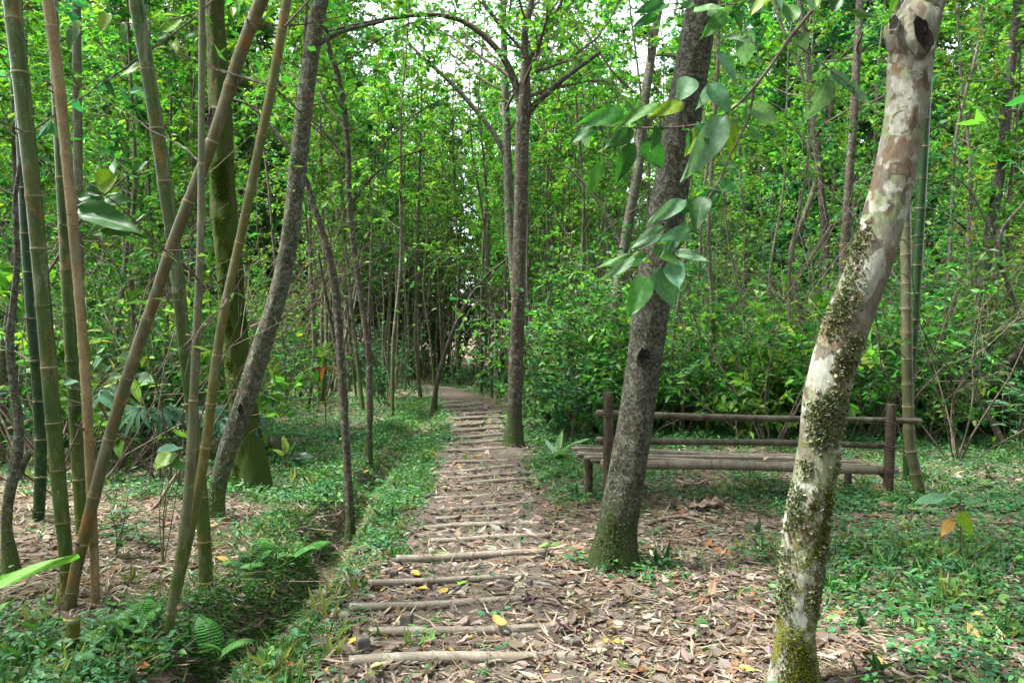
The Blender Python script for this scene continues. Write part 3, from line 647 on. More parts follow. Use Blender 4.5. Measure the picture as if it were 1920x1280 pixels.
def tufts(parent, C, base, zones, seed, name='moss', L=(.012, .03), pal=((.10, .13, .01), (.16, .17, .02), (.06, .09, .01)), mat=None, out=.6):
    """moss or frilled lichen: small blades standing off the bark in patches; zones = (z0, z1, azimuth, width, count)"""
    rng = np.random.default_rng(seed); m = MB()
    for z0, z1, az, wd, cnt in zones:
        nc = max(3, cnt // 90); cz = rng.uniform(z0, z1, nc); ca = az + rng.normal(0, wd * .5, nc); k = rng.integers(0, nc, cnt)
        z = cz[k] + rng.normal(0, .035, cnt); a = ca[k] + rng.normal(0, .28, cnt)
        P = np.stack([np.interp(z, C[:, 2], C[:, j]) for j in range(3)], 1); r = np.interp(z, C[:, 2], C[:, 3])
        nrm_ = np.stack([np.cos(a), np.sin(a), np.zeros(cnt)], 1); P[:, 2] = z
        pos = P + nrm_ * (r * .97)[:, None] - base
        l = rng.uniform(*L, cnt)
        leaves(m, pos, nrm_ * out + rng.normal(0, .5, (cnt, 3)), rng.normal(0, 1, (cnt, 3)), l, l * rng.uniform(.4, .9, cnt), pick(pal, cnt, rng, .25), 'kite', .3, .1)
    o = link(name, m.mesh(name, mat or M_MOSSLEAF), parent); o['kind'] = 'stuff'; return o
FR = -math.pi / 2
MOSSP = ((.05, .065, .005), (.09, .10, .009), (.13, .13, .015), (.035, .05, .006))
tufts(t1, C1, b1, [(0, .20, FR, 1.0, 3600), (.55, .85, FR + .35, .5, 3200), (.28, .5, FR + .7, .4, 900)], 1, 'moss', (.006, .015), MOSSP)
tufts(t1, C1, b1, [(1.08, 1.26, FR - .1, .8, 3000), (.35, 1.0, FR - 1.1, .3, 1100), (.4, 1.0, FR + .9, .4, 1000), (1.38, 1.5, FR + .3, .4, 900), (1.55, 1.75, FR - .9, .4, 1300), (1.8, 2.0, FR - 1.2, .3, 600)], 2, 'lichen', (.010, .026), ((.13, .16, .085), (.17, .20, .12), (.09, .11, .05), (.08, .075, .035)))
tufts(t2, C2, b2, [(0, .35, FR + .2, 1.3, 2600), (.4, 2.6, FR, 1.4, 1500)], 3, 'moss', (.006, .016), ((.03, .05, .006), (.05, .075, .008), (.10, .115, .07)))
tufts(t4, C4, b4, [(.05, 3.2, FR, 1.5, 9000)], 4, 'moss', (.008, .022), ((.025, .05, .004), (.045, .075, .006), (.06, .085, .008)))
tufts(t5, C5, b5, [(.2, 3.2, FR, 1.5, 3600)], 5, 'lichen', (.006, .016), ((.17, .22, .16), (.12, .16, .11), (.07, .09, .04)))

# ------------------------------------------------------------------ bamboo culms
TWIGLEAF = [(.09, .2, .03), (.06, .16, .03), (.13, .22, .04)]
def bamboo(label, pts, mat, Y=None, ext=4.0, node=.32, ring=RING, seed=1, twigs=4, mat_part=None):
    g = ground_at(pts[0][0], pts[0][1]) if Y is None else at(pts[0][0], pts[0][1], Y); Y = g[1]
    P, rad = limb_px(pts, Y); base = np.array([P[0][0], P[0][1], float(gz(P[0][0], P[0][1]))]); P[0] = base + (0, 0, -.12)
    if ext:
        d = unit(P[-1] - P[-2])
        for i in range(3): d = unit(d + np.array([0, 0, .08])); P = np.vstack([P, P[-1] + d * ext / 3]); rad = np.append(rad, rad[-1] * .85)
    ln = np.linalg.norm(np.diff(P, axis=0), axis=1).sum(); C = resample(np.concatenate([P, rad[:, None]], 1), int(min(420, ln / .016)))
    o = thing('bamboo', label, 'bamboo', base, 'bamboo culms')
    rng = np.random.default_rng(seed); nodes = []; q = .14 + rng.uniform(0, .15)
    while q < ln - .1: nodes.append(q); q += node * rng.uniform(.88, 1.1) * (.8 + .2 * min(1, q / 1.5))
    s = np.concatenate([[0], np.cumsum(np.linalg.norm(np.diff(C[:, :3], axis=0), axis=1))]); rr = C[:, 3].copy()
    for v in nodes: rr *= 1 + rng.uniform(.05, .10) * np.exp(-((s - v) / .014) ** 2) - .03 * np.exp(-((s - v - .04) / .02) ** 2)
    m = MB(); V, T, Q = tube(C[:, :3] - base, rr, 20, bark_bump(seed, .012, (1, 2, 3), (1, 2, 4))); m.add(V, T, Q); link('culm', m.mesh('culm', mat, True), o)
    for v in nodes: put_ring(o, C[:, :3] - base, s, v, np.interp(v, s, C[:, 3]) * .985, ring)
    for v in nodes:
        if rng.uniform() < .45 and v < 4.5:
            p = np.array([np.interp(v, s, C[:, j]) for j in range(3)]) - base; rr_ = np.interp(v, s, C[:, 3]); az = rng.uniform(0, 6.28); d_ = np.array([math.cos(az), math.sin(az), rng.uniform(.2, .9)])
            e = p + d_ * np.array([rr_, rr_, 0]) ; m = MB(); V, T, Q = tube(np.array([p + d_ * (1, 1, 0) * rr_ * .6, e, e + unit(d_) * rng.uniform(.015, .06)]), [.008, .007, .0045], 7, bark_bump(int(v * 99), .15, (2, 3), (30, 60))); m.add(V, T, Q); link('branch_stub', m.mesh('branch_stub', M_TWIG, True), o)
    if twigs:
        m = MB(); S, D, Ls, Rr = [], [], [], []
        for k in range(twigs):
            v = rng.choice([x for x in nodes if x > 1.0] or nodes); p = np.array([np.interp(v, s, C[:, j]) for j in range(3)]); az = rng.uniform(0, 6.28)
            S.append(p - base); D.append((math.cos(az), math.sin(az), rng.uniform(-.1, .6))); Ls.append(rng.uniform(.4, 1.3)); Rr.append(.006)
        grow(m, S, D, Ls, Rr, rng, 3, 2, .10, .02, TWIGLEAF, .15, .1, 'kite', .35, .25); link('foliage', m.mesh('foliage', [M_LEAF, M_TWIG]), o)
    return o
bamboo('thick green bamboo culm at the left edge, stoutest of the clump', [(128,1115,32),(124,1050,31),(110,900,34),(97,750,36),(84,600,35),(66,400,36),(45,200,38),(22,0,40),(15,-60,40)], M_CULM_GREEN, seed=21, twigs=6)
bamboo('tan dried bamboo culm beside the stout green one', [(178,1135,20),(178,1080,20),(170,900,22),(160,700,23),(148,550,22),(130,350,24),(110,150,26),(90,0,27),(84,-50,27)], M_CULM_TAN, ring=RING_TAN, seed=22, node=.36)
bamboo('plain green bamboo culm standing behind the tan one', [(155,1005,26),(152,960,28),(142,800,29),(131,620,28),(120,420,26),(108,200,24),(98,0,24)], M_CULM_GREEN, seed=23, twigs=5)
bamboo('dark green bamboo culm behind the stout green one', [(70,975,26),(76,880,27),(72,740,27),(60,600,26),(48,420,25),(38,200,24),(30,0,24)], M_CULM_DEEP, seed=24)
bamboo('tall green bamboo culm crossed by the orange leaning one', [(385,1145,34),(386,1080,31),(379,950,29),(366,820,27),(346,650,28),(331,500,30),(310,350,31),(285,180,31),(255,0,33),(246,-60,33)], M_CULM_GREEN, seed=25, twigs=6)
bamboo('orange stained bamboo culm leaning right across the others', [(125,1140,28),(140,1080,28),(164,980,28),(200,840,28),(241,700,27),(290,560,26),(330,440,26),(400,260,27),(448,110,28),(490,0,29),(512,-60,29)], M_CULM_ORANGE, seed=26, twigs=7, node=.34)
bamboo('thin grey bamboo culm curving at its foot beside the tall green one', [(308,1195,20),(325,1120,22),(343,1010,22),(355,900,22),(363,750,20),(370,600,18),(376,450,16),(378,250,15),(379,0,14)], M_CULM_GREY, seed=27, node=.3)
bamboo('yellow green bamboo culm slanting up in front of the lichened tree', [(312,1180,20),(335,1090,22),(364,960,22),(385,840,22),(402,700,21),(421,580,20),(450,450,20),(481,300,20),(512,150,20),(538,0,21),(548,-50,21)], M_CULM_OLIVE, Y=4.2, seed=28, twigs=7, node=.28)
bamboo('grey green bamboo culm rising behind the right post of the bench', [(1728,932,28),(1720,900,26),(1706,830,25),(1702,740,25),(1700,600,24),(1697,400,24),(1690,200,23),(1680,0,22)], M_CULM_GREY, seed=29, node=.26)
bamboo('dark green bamboo culm with pale rings near the bench right post', [(1702,905,22),(1703,800,22),(1708,680,22),(1716,560,23),(1724,420,23),(1732,270,22),(1742,100,21),(1750,-20,20)], M_CULM_DEEP, seed=30, node=.30, twigs=3)
bamboo('faint grey bamboo culm far behind the tan one', [(160,930,18),(150,600,20),(146,300,20),(143,0,20)], M_CULM_GREY, Y=9, seed=31, node=.35)
# cut stump
g = ground_at(132, 1226); o = thing('bamboo_stump', 'short cut bamboo stump in the ground cover below the leaning culms', 'stump', g)
A = np.array([0, 0, -.08]); B = at(139, 1160, g[1]) - g; me, s_ = culm_mesh(np.linspace(A, B, 14), [.031, .028], M_CULM_OLIVE, 'culm', 14, [.16], 5); link('culm', me, o); put_ring(o, np.linspace(A, B, 14), s_, .16, .03, RING)

# ------------------------------------------------------------------ thicket
NEARBAND = []
sap = [tree_variant(100 + i, *a) for i, a in enumerate([
    # H, r, start, nb, bl, twigs, per, L, W, pal
    (6.5, .032, .32, 20, 1.0, 9, 12, .115, .05, GREEN), (8.0, .040, .34, 22, 1.2, 9, 12, .12, .055, BRIGHT), (7.0, .028, .30, 22, .9, 9, 12, .10, .048, OLIVE),
    (9.0, .048, .45, 22, 1.4, 9, 12, .125, .055, GREEN), (5.5, .024, .22, 20, .8, 9, 12, .10, .045, COOL), (8.5, .036, .36, 24, 1.1, 9, 12, .115, .052, BRIGHT)])]
NS = len(sap)
sap += [tree_variant(150 + i, *a) for i, a in enumerate([      # bare straight poles, leafy only at the top
    (8.0, .030, .42, 15, .9, 7, 9, .11, .05, BRIGHT, .3), (7.0, .020, .40, 14, .8, 7, 9, .10, .045, BRIGHT, .35), (9.0, .036, .46, 15, 1.0, 7, 9, .11, .05, OLIVE, .3), (7.5, .024, .40, 14, .8, 7, 9, .10, .045, GREEN, .25)])]
big = [tree_variant(200 + i, *a) for i, a in enumerate([
    (13, .09, .08, 40, 2.7, 12, 18, .17, .08, GREEN), (15, .10, .10, 42, 2.9, 12, 18, .18, .085, BRIGHT), (12, .08, .06, 40, 2.5, 12, 18, .17, .08, OLIVE), (14, .095, .08, 40, 2.7, 12, 18, .17, .08, COOL)])]
shr = [shrub_variant(300 + i, *a) for i, a in enumerate([
    (1.3, 9, 11, .10, .045, COOL, 9), (1.8, 9, 11, .11, .05, GREEN, 9), (.9, 9, 10, .09, .045, COOL, 8), (2.6, 10, 11, .11, .05, GREEN, 11), (1.6, 8, 10, .15, .075, BRIGHT, 8), (3.2, 10, 12, .115, .052, OLIVE, 11)])]
bare = [shrub_variant(400 + i, 3.6, 9, 2, .09, .04, pal, 7, .55, 'kite', .45, .5, .011) for i, pal in enumerate((OLIVE, GREEN))]
def zone(px):
    return 0 if px < 640 else 1 if px < 1000 else 2 if px < 1480 else 3
SPOT = ((110, 'behind the stout bamboo'), (300, 'behind the leaning orange bamboo'), (520, 'behind the mossy trunk'), (640, 'behind the rosette plant'), (800, 'left of the path end'), (1000, 'behind the forked path tree'),
        (1160, 'left of the dark trunk'), (1320, 'right of the dark trunk'), (1480, 'behind the bench middle'), (1640, 'behind the pale trunk'), (1780, 'behind the bench right post'), (9999, 'at the right border'))
def where(px): return next(t for a, t in SPOT if px < a)
SLOOK = ['mid green', 'tall bright green', 'yellow olive', 'tall dark stemmed', 'short blue green', 'light green', 'bare poled light leaved', 'thin bare poled bright', 'tall bare poled olive', 'thin bare poled green']
BLOOK = ['mid green', 'bright yellow green', 'olive green', 'blue green']
HLOOK = ['small blue green', 'mid green', 'low blue green', 'tall mid green', 'large leaved bright', 'tall olive green']
GR = ['left thicket', 'path end thicket', 'thicket beyond the bench', 'right thicket']
def deep(Y, a, b): return 'at the front of the thicket' if Y < a else 'halfway into the thicket' if Y < b else 'deep in thicket'
def wood(kind, px, Y, k, s, rz):
    x = (px - 960) / F * Y; p = np.array([x, Y, float(gz(x, Y))]); z = zone(px)
    if kind == 'sap':
        o = thing('sapling', f'{SLOOK[k]} sapling {deep(Y, 13, 20)} {where(px)}', 'tree', p, 'saplings of the ' + GR[z], rz, s); link('trunk', sap[k][0], o); link('crown', sap[k][1], o)
    elif kind == 'big':
        o = thing('forest_tree', f'{BLOOK[k]} tree {deep(Y, 36, 46)} {where(px)}', 'tree', p, 'trees of the ' + GR[z], rz, s); link('trunk', big[k][0], o); link('crown', big[k][1], o)
    elif kind == 'shr':
        o = tag(link('shrub', shr[k], None, p), f'{HLOOK[k]} shrub {deep(Y, 12, 18)} {where(px)}', 'shrub', 'shrubs of the ' + GR[z]); o.rotation_euler = (0, 0, rz); o.scale = (s, s, s * random.uniform(.85, 1.15))
    return o
def free(x, y, gap=.9):
    if y < 21.5 and abs(x - path_x(y)) < .55 + gap: return False
    if y < 16 and abs(x - ditch_x(y)) < .3 + gap * .5: return False
    return True
rng = np.random.default_rng(77)
for px, Y, k, sc_ in ((735, 13.5, 5, .95), (790, 17.8, 1, 1.1), (862, 22, 5, 1.2), (905, 25, 1, 1.2), (1090, 16, 1, 1.1), (1150, 19, 5, 1.1), (690, 16, 0, 1.1)):
    wood('sap', px, Y, k, sc_, px)
cnt = 0
while cnt < 112:
    px = rng.uniform(-260, 2180); Y = 8.5 + 20 * rng.uniform(0, 1) ** 1.1
    x = (px - 960) / F * Y
    if not free(x, Y): continue
    if px > 1000 and Y < 11: continue
    if 500 < px < 720 and Y < 14: continue
    if 660 < px < 1040 and (Y < 17 or rng.uniform() < .72): continue
    wood('sap', px, Y, int(rng.integers(0, NS)), rng.uniform(.8, 1.2), rng.uniform(0, 6.28)); cnt += 1
cnt = 0
while cnt < 175:                                   # the pole wood, thickest at the far end of the path
    px = rng.uniform(600, 1120) if cnt < 140 else rng.uniform(-100, 2000); Y = rng.uniform(17.0, 28) if cnt < 140 else rng.uniform(11.5, 24); x = (px - 960) / F * Y
    if not free(x, Y, .25): continue
    o = wood('sap', px, Y, NS + int(rng.integers(0, 4)), rng.uniform(.85, 1.2), rng.uniform(0, 6.28)); o.rotation_euler = (rng.normal(0, .07), rng.normal(0, .08), rng.uniform(0, 6.28)); cnt += 1
cnt = 0
while cnt < 265:
    px = rng.uniform(-450, 2370) if cnt < 150 else rng.uniform(640, 1300) if cnt < 170 else rng.choice([rng.uniform(-300, 620), rng.uniform(1300, 2200)]); Y = (30 if 700 < px < 1300 else 26) + 30 * rng.uniform(0, 1) ** 1.3
    s = rng.uniform(.85, 1.25)
    if 720 < px < 1260: s *= (.61 + .004 * Y)
    wood('big', px, Y, int(rng.integers(0, len(big))), s, rng.uniform(0, 6.28)); cnt += 1
for i in range(46):
    wood('shr', rng.uniform(300, 1700), rng.uniform(27, 31), int(rng.choice([3, 5, 1])), rng.uniform(1.2, 1.9), rng.uniform(0, 6.28))
for i in range(52):                                # the front row facing the clearing
    wood('shr', rng.uniform(1010, 2050), rng.uniform(10.8, 14.0), int(rng.choice([0, 1, 3, 4, 1])), rng.uniform(.75, 1.15), rng.uniform(0, 6.28))
cnt = 0
while cnt < 190:
    px = rng.uniform(-260, 2180); Y = 8.2 + 19 * rng.uniform(0, 1) ** 1.3; x = (px - 960) / F * Y
    if not free(x, Y, .5): continue
    if px > 980 and Y < 11.5: continue
    if 560 < px < 980 and Y < 14: continue
    k = int(rng.integers(0, len(shr)))
    if 230 < px < 720 and Y < 13.5 and k in (3, 5): continue
    if 640 < px < 1000 and k not in (0, 2): continue
    if 490 < px < 700 and Y < (15.5 if px > 560 else 12.5): continue
    wood('shr', px, Y, k, rng.uniform(.7, 1.25), rng.uniform(0, 6.28)); cnt += 1
for i, (px, Y, s) in enumerate(((60, 7.5, 1), (210, 8.2, 1.1), (330, 7.4, 1), (330, 10.5, 1.1), (1440, 10.5, 1.1), (1640, 11, 1), (1800, 9.5, 1.05), (1320, 12.5, 1.1), (600, 16, 1.1), (1080, 14, 1.1), (140, 6.9, .95), (250, 9.8, 1.1), (1550, 12.5, 1.1), (1720, 13, 1.1), (1900, 10.5, 1), (1390, 14, 1.1), (730, 15.5, 1.1), (470, 15, 1.2))):
    x = (px - 960) / F * Y; o = tag(link('bare_shrub', bare[i % 2], None, (x, Y, float(gz(x, Y)))), f'thin twiggy nearly bare shrub {deep(Y, 9, 12)} {where(px)}', 'shrub', 'twiggy shrubs of the ' + GR[zone(px)]); o.scale = (s, s, s); o.rotation_euler = (0, 0, i * 1.3)

rng = np.random.default_rng(123); mb = MB()  # unseen trees beside and behind the camera, added to darken the foreground
spots = []
while len(spots) < 44:
    a = rng.uniform(0, 6.28); q = rng.uniform(3.4, 14); x, y = q * math.sin(a), q * math.cos(a)
    if (y > 0 and abs(x) < .76 * y + 1.9) or (abs(x) < 1.6 and y > -2.5): continue
    spots.append((x, y))
for x, y in spots:
    H = rng.uniform(7, 10); g = float(gz(x, y)); ctrl = np.array([[x, y, g - .1], [x + rng.normal(0, .2), y + rng.normal(0, .2), H * .4], [x + rng.normal(0, .5), y + rng.normal(0, .5), H * .75], [x * .9, y * .9, H]])
    C = resample(ctrl, 16); V, T, Q = tube(C, np.linspace(.11, .03, 16), 8, bark_bump(int(H * 100), .06, (2, 3), (1, 4))); mb.add(V, T, Q, (.1, .08, .06), 1)
    S, D, Ls, Rr = [], [], [], []
    for b in range(22):
        t = (.12 if math.hypot(x, y) > 6 else .5) + (.88 if math.hypot(x, y) > 6 else .5) * b / 22; az = b * 2.4; el = rng.uniform(.0, .6); S.append(C[int(t * 15)]); D.append((math.cos(az) * math.cos(el), math.sin(az) * math.cos(el), math.sin(el))); Ls.append(rng.uniform(1.2, 2.6)); Rr.append(.018)
    grow(mb, S, D, Ls, Rr, rng, 7, 8, .24, .12, GREEN, .18, .3)
tag(link('unseen_woods', mb.mesh('unseen_woods', [M_LEAF, M_TWIG])), 'mass of leafy woods added out of view to shade the foreground', 'woods', kind='stuff')

# ------------------------------------------------------------------ large single leaves
def big_leaf(shape, L, W, col, fold=.25, sag=.25, seed=0, rib=(.0, .0, .0), mat=None, n=25, c2=None, bite=0):
    rng = np.random.default_rng(seed); u = np.linspace(0, 1, n); vs = np.linspace(-1, 1, 13)
    if shape == 'ovate': w_ = np.sin(np.pi * u ** .72) ** .8 * (1 - .25 * u) ; w_ = np.where(u > .8, w_ * (1 - (u - .8) * 1.2), w_)
    elif shape == 'lance': w_ = np.sin(np.pi * u ** .8) ** .9
    elif shape == 'heart': w_ = np.sqrt(np.clip(1 - (np.clip(u, 0, 1) * 1.15 - .25) ** 2 / .81, 0, 1)) * (1 - .35 * u ** 3); w_[0] = .35; w_[-1] = .02
    else: w_ = np.minimum(1, u * 12) * (1 - u ** 3)
    w_ = np.maximum(w_, .012); wave = rng.uniform(0, 6.28)
    V = []; C = []
    base = np.array(col); lite = np.array(c2 if c2 is not None else base * 1.35)
    for i, a in enumerate(u):
        for v in vs:
            x = v * w_[i] * W / 2; z = fold * abs(x) - sag * a * a * L + .012 * L * math.sin(a * 14 + wave) * abs(v) + (.010 * L * math.sin(a * 38) * abs(v) * (1 - abs(v)))
            y = a * L - (abs(v) * .10 * W if shape != 'blade' else 0)
            x += .05 * W * math.sin(a * 3 + wave); z += .03 * L * math.sin(a * 5 + wave + 2 * v); V.append((x, y, z)); f = 1.3 if abs(v) < .05 else 1.0 if math.sin(a * 44 - abs(v) * 5) > .8 else rng.uniform(-.25, .3)
            C.append(base * (1 - f * .5) + lite * f * .5)
    k = 13; Q = [(i * k + j, i * k + j + 1, i * k + k + j + 1, i * k + k + j) for i in range(n - 1) for j in range(k - 1)]
    if bite: Q = [q for t, q in enumerate(Q) if not ((t // 12) in (12, 13, 14, 15) and (t % 12) >= 9 - abs(t // 12 - 14))]
    m = MB(); m.add(V, None, Q, np.clip(C, .004, .9)); return m.mesh('leaf', mat or M_BIG, True)
def place_leaf(parent, mesh, p, tip, face, scale=1.0, nm='leaf'):
    """mesh's +Y runs from p to tip, its upper side looks along face"""
    from mathutils import Matrix
    y = unit(np.asarray(tip) - np.asarray(p)); f = np.asarray(face, float); x = unit(np.cross(y, f)); z = np.cross(x, y)
    o = link(nm, mesh, parent, np.asarray(p) - np.array(parent.location)); o.rotation_mode = 'QUATERNION'
    o.rotation_quaternion = Matrix((x, y, z)).transposed().to_quaternion(); o.scale = (scale, scale, scale); return o
def twig_px(parent, pts, Y, name='twig', mat=None, sides=7):
    P, rr = limb_px(pts, Y); C = resample(np.concatenate([P, rr[:, None]], 1), 10 * len(pts)); m = MB()
    V, T, Q = tube(C[:, :3] - np.array(parent.location), C[:, 3], sides, bark_bump(len(pts), .05, (2, 3), (9, 21))); m.add(V, T, Q)
    return link(name, m.mesh(name, mat or M_TWIG, True), parent)
DG, MG, PG, YG, BGc = (.022, .085, .018), (.045, .14, .025), (.085, .16, .085), (.12, .21, .02), (.06, .15, .075)
def spray(label, Y, twigs, lv, seed, anchor=None, extra=8, name='leafy_branch', w=.5, joint=True):
    """a leafy bough: twigs and leaves given as base pixel, tip pixel, colour"""
    rng = np.random.default_rng(seed); a = twigs[0][0]; org = at(a[0], a[1], Y + (a[3] if len(a) > 3 else 0))
    o = thing(name, label, 'branch', org)
    tw = [twig_px(o, t, Y) for t in twigs]
    sam = np.concatenate([resample(np.array([(q[0], q[1], (q[3] if len(q) > 3 else 0)) for q in t], float), 40) for t in twigs])
    for e in range(extra):
        j = int(rng.integers(30, len(sam))); a_ = rng.uniform(0, 6.28); l_ = rng.uniform(26, 58); bx, by = sam[j, 0] + rng.normal(0, 8), sam[j, 1] + rng.normal(0, 8)
        lv = list(lv) + [(bx, by, bx + l_ * math.cos(a_), by + l_ * (.45 + .55 * math.sin(a_)), [DG, MG, BGc, MG, YG, (.03, .10, .03)][e % 6], rng.uniform(.3, .55))]
    for i, q in enumerate(lv):
        bx, by, tx, ty, c = q[:5]; ratio = q[5] if len(q) > 5 else w; dy = q[6] if len(q) > 6 else rng.uniform(-.12, .12)
        j = np.argmin(np.hypot(sam[:, 0] - bx, sam[:, 1] - by)); yb = Y + sam[j, 2] + dy * .3
        p = at(bx, by, yb); t = at(tx, ty, yb + dy); L = np.linalg.norm(t - p)
        me = big_leaf('ovate', L, L * ratio, c, rng.uniform(.1, .35), rng.uniform(.03, .16), i + seed, bite=1 if len(q) > 7 else 0)
        face = np.array([rng.normal(0, .3), -1.0 + rng.normal(0, .15), .38 + rng.normal(0, .3)])
        place_leaf(o, me, p, t, face)
        d = math.hypot(sam[j, 0] - bx, sam[j, 1] - by)
        if 3 < d:
            s0 = at(sam[j, 0], sam[j, 1], Y + sam[j, 2]); mid = (s0 + p) / 2 + np.array([0, 0, .01]); m = MB()
            V, T, Q = tube(resample([s0, mid, p], 6), [.0022] * 6, 5); m.add(V - np.array(o.location), T, Q, (.08, .12, .03)); link('leaf_stalk', m.mesh('leaf_stalk', M_TWIG), o)
    return o
spray('drooping bough of broad pale green leaves hanging in front of the dark trunk', 3.15,
  [[(1765,-190,16,.2),(1640,-90,11,.1),(1560,-20,9),(1490,60,8),(1440,130,7),(1390,190,6),(1340,225,5),(1280,238,5),(1210,240,4),(1140,238,3),(1085,236,2)],
   [(1415,165,5),(1400,230,5),(1370,290,4),(1345,345,4),(1310,395,4),(1275,440,3),(1250,480,3),(1228,520,3)],
   [(1480,75,4),(1530,110,4),(1580,150,3),(1600,165,2)], [(1560,-20,5),(1450,-5,4),(1360,10,3),(1300,15,2)], [(1275,440,2),(1230,450,2),(1190,480,2)]],
  [(1398,62,1402,132,PG,.62),(1345,100,1388,150,BGc,.75),(1408,78,1352,62,PG,.42),(1512,62,1497,116,PG,.6),(1298,150,1266,186,PG,.7),(1330,160,1378,212,BGc,.62),
   (1338,165,1300,208,PG,.5),(1552,152,1506,238,PG,.55,.1,1),(1408,200,1468,234,PG,.45),(1590,164,1640,194,PG,.4),(1375,222,1370,300,YG,.5),(1358,220,1281,336,PG,.36),
   (1318,246,1278,296,YG,.6),(1214,262,1246,326,DG,.6),(1184,244,1130,282,DG,.5),(1188,272,1151,348,DG,.42),(1168,214,1082,228,MG,.4),(1236,198,1150,232,MG,.3),
   (1280,196,1218,212,YG,.4),(1131,302,1098,374,MG,.34),(1348,364,1262,400,DG,.36),(1322,372,1296,432,DG,.6),(1284,376,1214,414,PG,.3),(1352,360,1380,330,DG,.6),
   (1242,426,1178,470,PG,.3),(1292,432,1238,452,BGc,.35),(1268,472,1334,492,PG,.32),(1196,480,1102,502,MG,.2),(1190,486,1128,520,PG,.28),(1216,524,1171,598,MG,.55),
   (1236,506,1268,586,BGc,.68),(1260,492,1274,546,BGc,.7),(1088,244,1108,280,PG,.7),(1118,240,1062,270,DG,.35),(1200,236,1172,180,MG,.4),(1160,238,1120,200,MG,.4),
   (1300,18,1378,14,MG,.32),(1378,14,1392,68,DG,.45),(1490,40,1470,-10,MG,.4),(1230,30,1185,52,DG,.4),(1250,8,1190,20,DG,.35),(1560,20,1590,-20,DG,.5),(1310,232,1330,270,DG,.5),(1400,240,1440,270,MG,.4)], 900, extra=46)
spray('bough of bright green leaves hanging into the top left corner', 4.6,
  [[(470,-120,9,.3),(420,-30,6,.1),(380,20,5),(330,60,4),(260,110,4),(190,160,3)], [(380,20,4),(310,40,3),(230,45,3),(150,50,2)], [(330,60,3),(345,85,2),(330,105,2)]],
  [(205,28,182,62,YG,.75),(150,40,138,58,YG,.6),(340,42,288,52,YG,.5),(370,25,400,44,YG,.55),(380,8,366,-12,YG,.6),(318,80,352,100,YG,.4),(330,72,330,104,YG,.5),(345,70,380,62,MG,.4),
   (262,112,230,128,DG,.4),(215,140,186,156,DG,.4),(200,150,215,185,DG,.4),(300,45,270,20,YG,.5),(262,52,240,30,YG,.5),(300,90,325,88,YG,.5)], 920, w=.6)
spray('spray of glossy dark leaves behind the tan bamboo', 6.2,
  [[(60,560,7,.2),(110,480,6),(160,400,5),(215,350,4),(250,320,3)], [(120,470,4),(170,440,3),(230,420,3)]],
  [(185,345,228,325,YG,.9),(150,390,270,438,DG,.36),(150,372,200,360,DG,.5),(200,372,250,372,DG,.6),(150,410,188,418,PG,.3),(165,350,192,370,DG,.6),(190,430,262,440,MG,.3),(215,300,212,328,DG,.6),
   (180,275,210,290,DG,.5),(130,300,100,320,MG,.4),(250,320,280,300,DG,.5),(90,500,60,470,MG,.4),(230,420,275,400,MG,.4),(110,380,70,372,DG,.45)], 930)
spray('low spray of pale narrow leaves between tan and orange bamboo', 5.4,
  [[(110,900,4,.1),(150,800,4),(185,720,3),(230,690,3),(275,672,2)], [(170,740,3),(205,735,2),(250,712,2)]],
  [(176,688,190,672,PG,.6),(192,696,212,684,PG,.5),(214,694,242,692,PG,.4),(172,704,200,702,PG,.35),(204,704,232,706,PG,.3),(210,722,216,746,PG,.55),(228,716,232,736,PG,.5),(262,705,286,716,PG,.5),
   (120,718,148,714,BGc,.35),(125,726,152,732,BGc,.3),(120,702,146,700,BGc,.4),(224,670,250,664,PG,.4),(200,664,222,668,BGc,.4),(110,745,134,752,PG,.3)], 940)

# ------------------------------------------------------------------ individual plants
def plant(name, label, px, py, cat='plant', Y=None):
    g = ground_at(px, py) if Y is None else at(px, py, Y); return thing(name, label, cat, g)
def stalk(o, A, B, r=.004, name='stem', bow=.05, col=None):
    A = np.asarray(A, float); B = np.asarray(B, float); m = MB(); mid = (A + B) / 2 + np.array([random.uniform(-bow, bow), 0, bow * .5])
    V, T, Q = tube(resample([A, mid, B], 10), np.linspace(r, r * .6, 10), 7); m.add(V - np.array(o.location), T, Q); return link(name, m.mesh(name, M_STEM, True), o)
M_STEM = mat_plain('green_stem', (.05, .07, .02), (.10, .12, .04), 30, .6)
# cordyline with orange lower leaves
o = plant('cordyline', 'young rosette plant with orange lower leaves on a thin stem', 612, 806); g = np.array(o.location); top = at(607, 690, g[1]); stalk(o, g - (0, 0, .05), top + (0, 0, .25), .012)
for i in range(20):
    a = i * 2.4; h = i / 20; el = -.35 + 1.55 * h; L = .36 - .06 * h; c = (.45, .12, .015) if i < 4 else (.30, .24, .12) if i < 6 else (.05, .14, .05) if i < 13 else (.16, .27, .05)
    p = top + (0, 0, .22 * h); d = np.array([math.cos(a) * math.cos(el), math.sin(a) * math.cos(el), math.sin(el)])
    place_leaf(o, big_leaf('lance', L, .065, c, .25, .35, i), p, p + d, (-d[0] * .3, -d[1] * .3, 1))
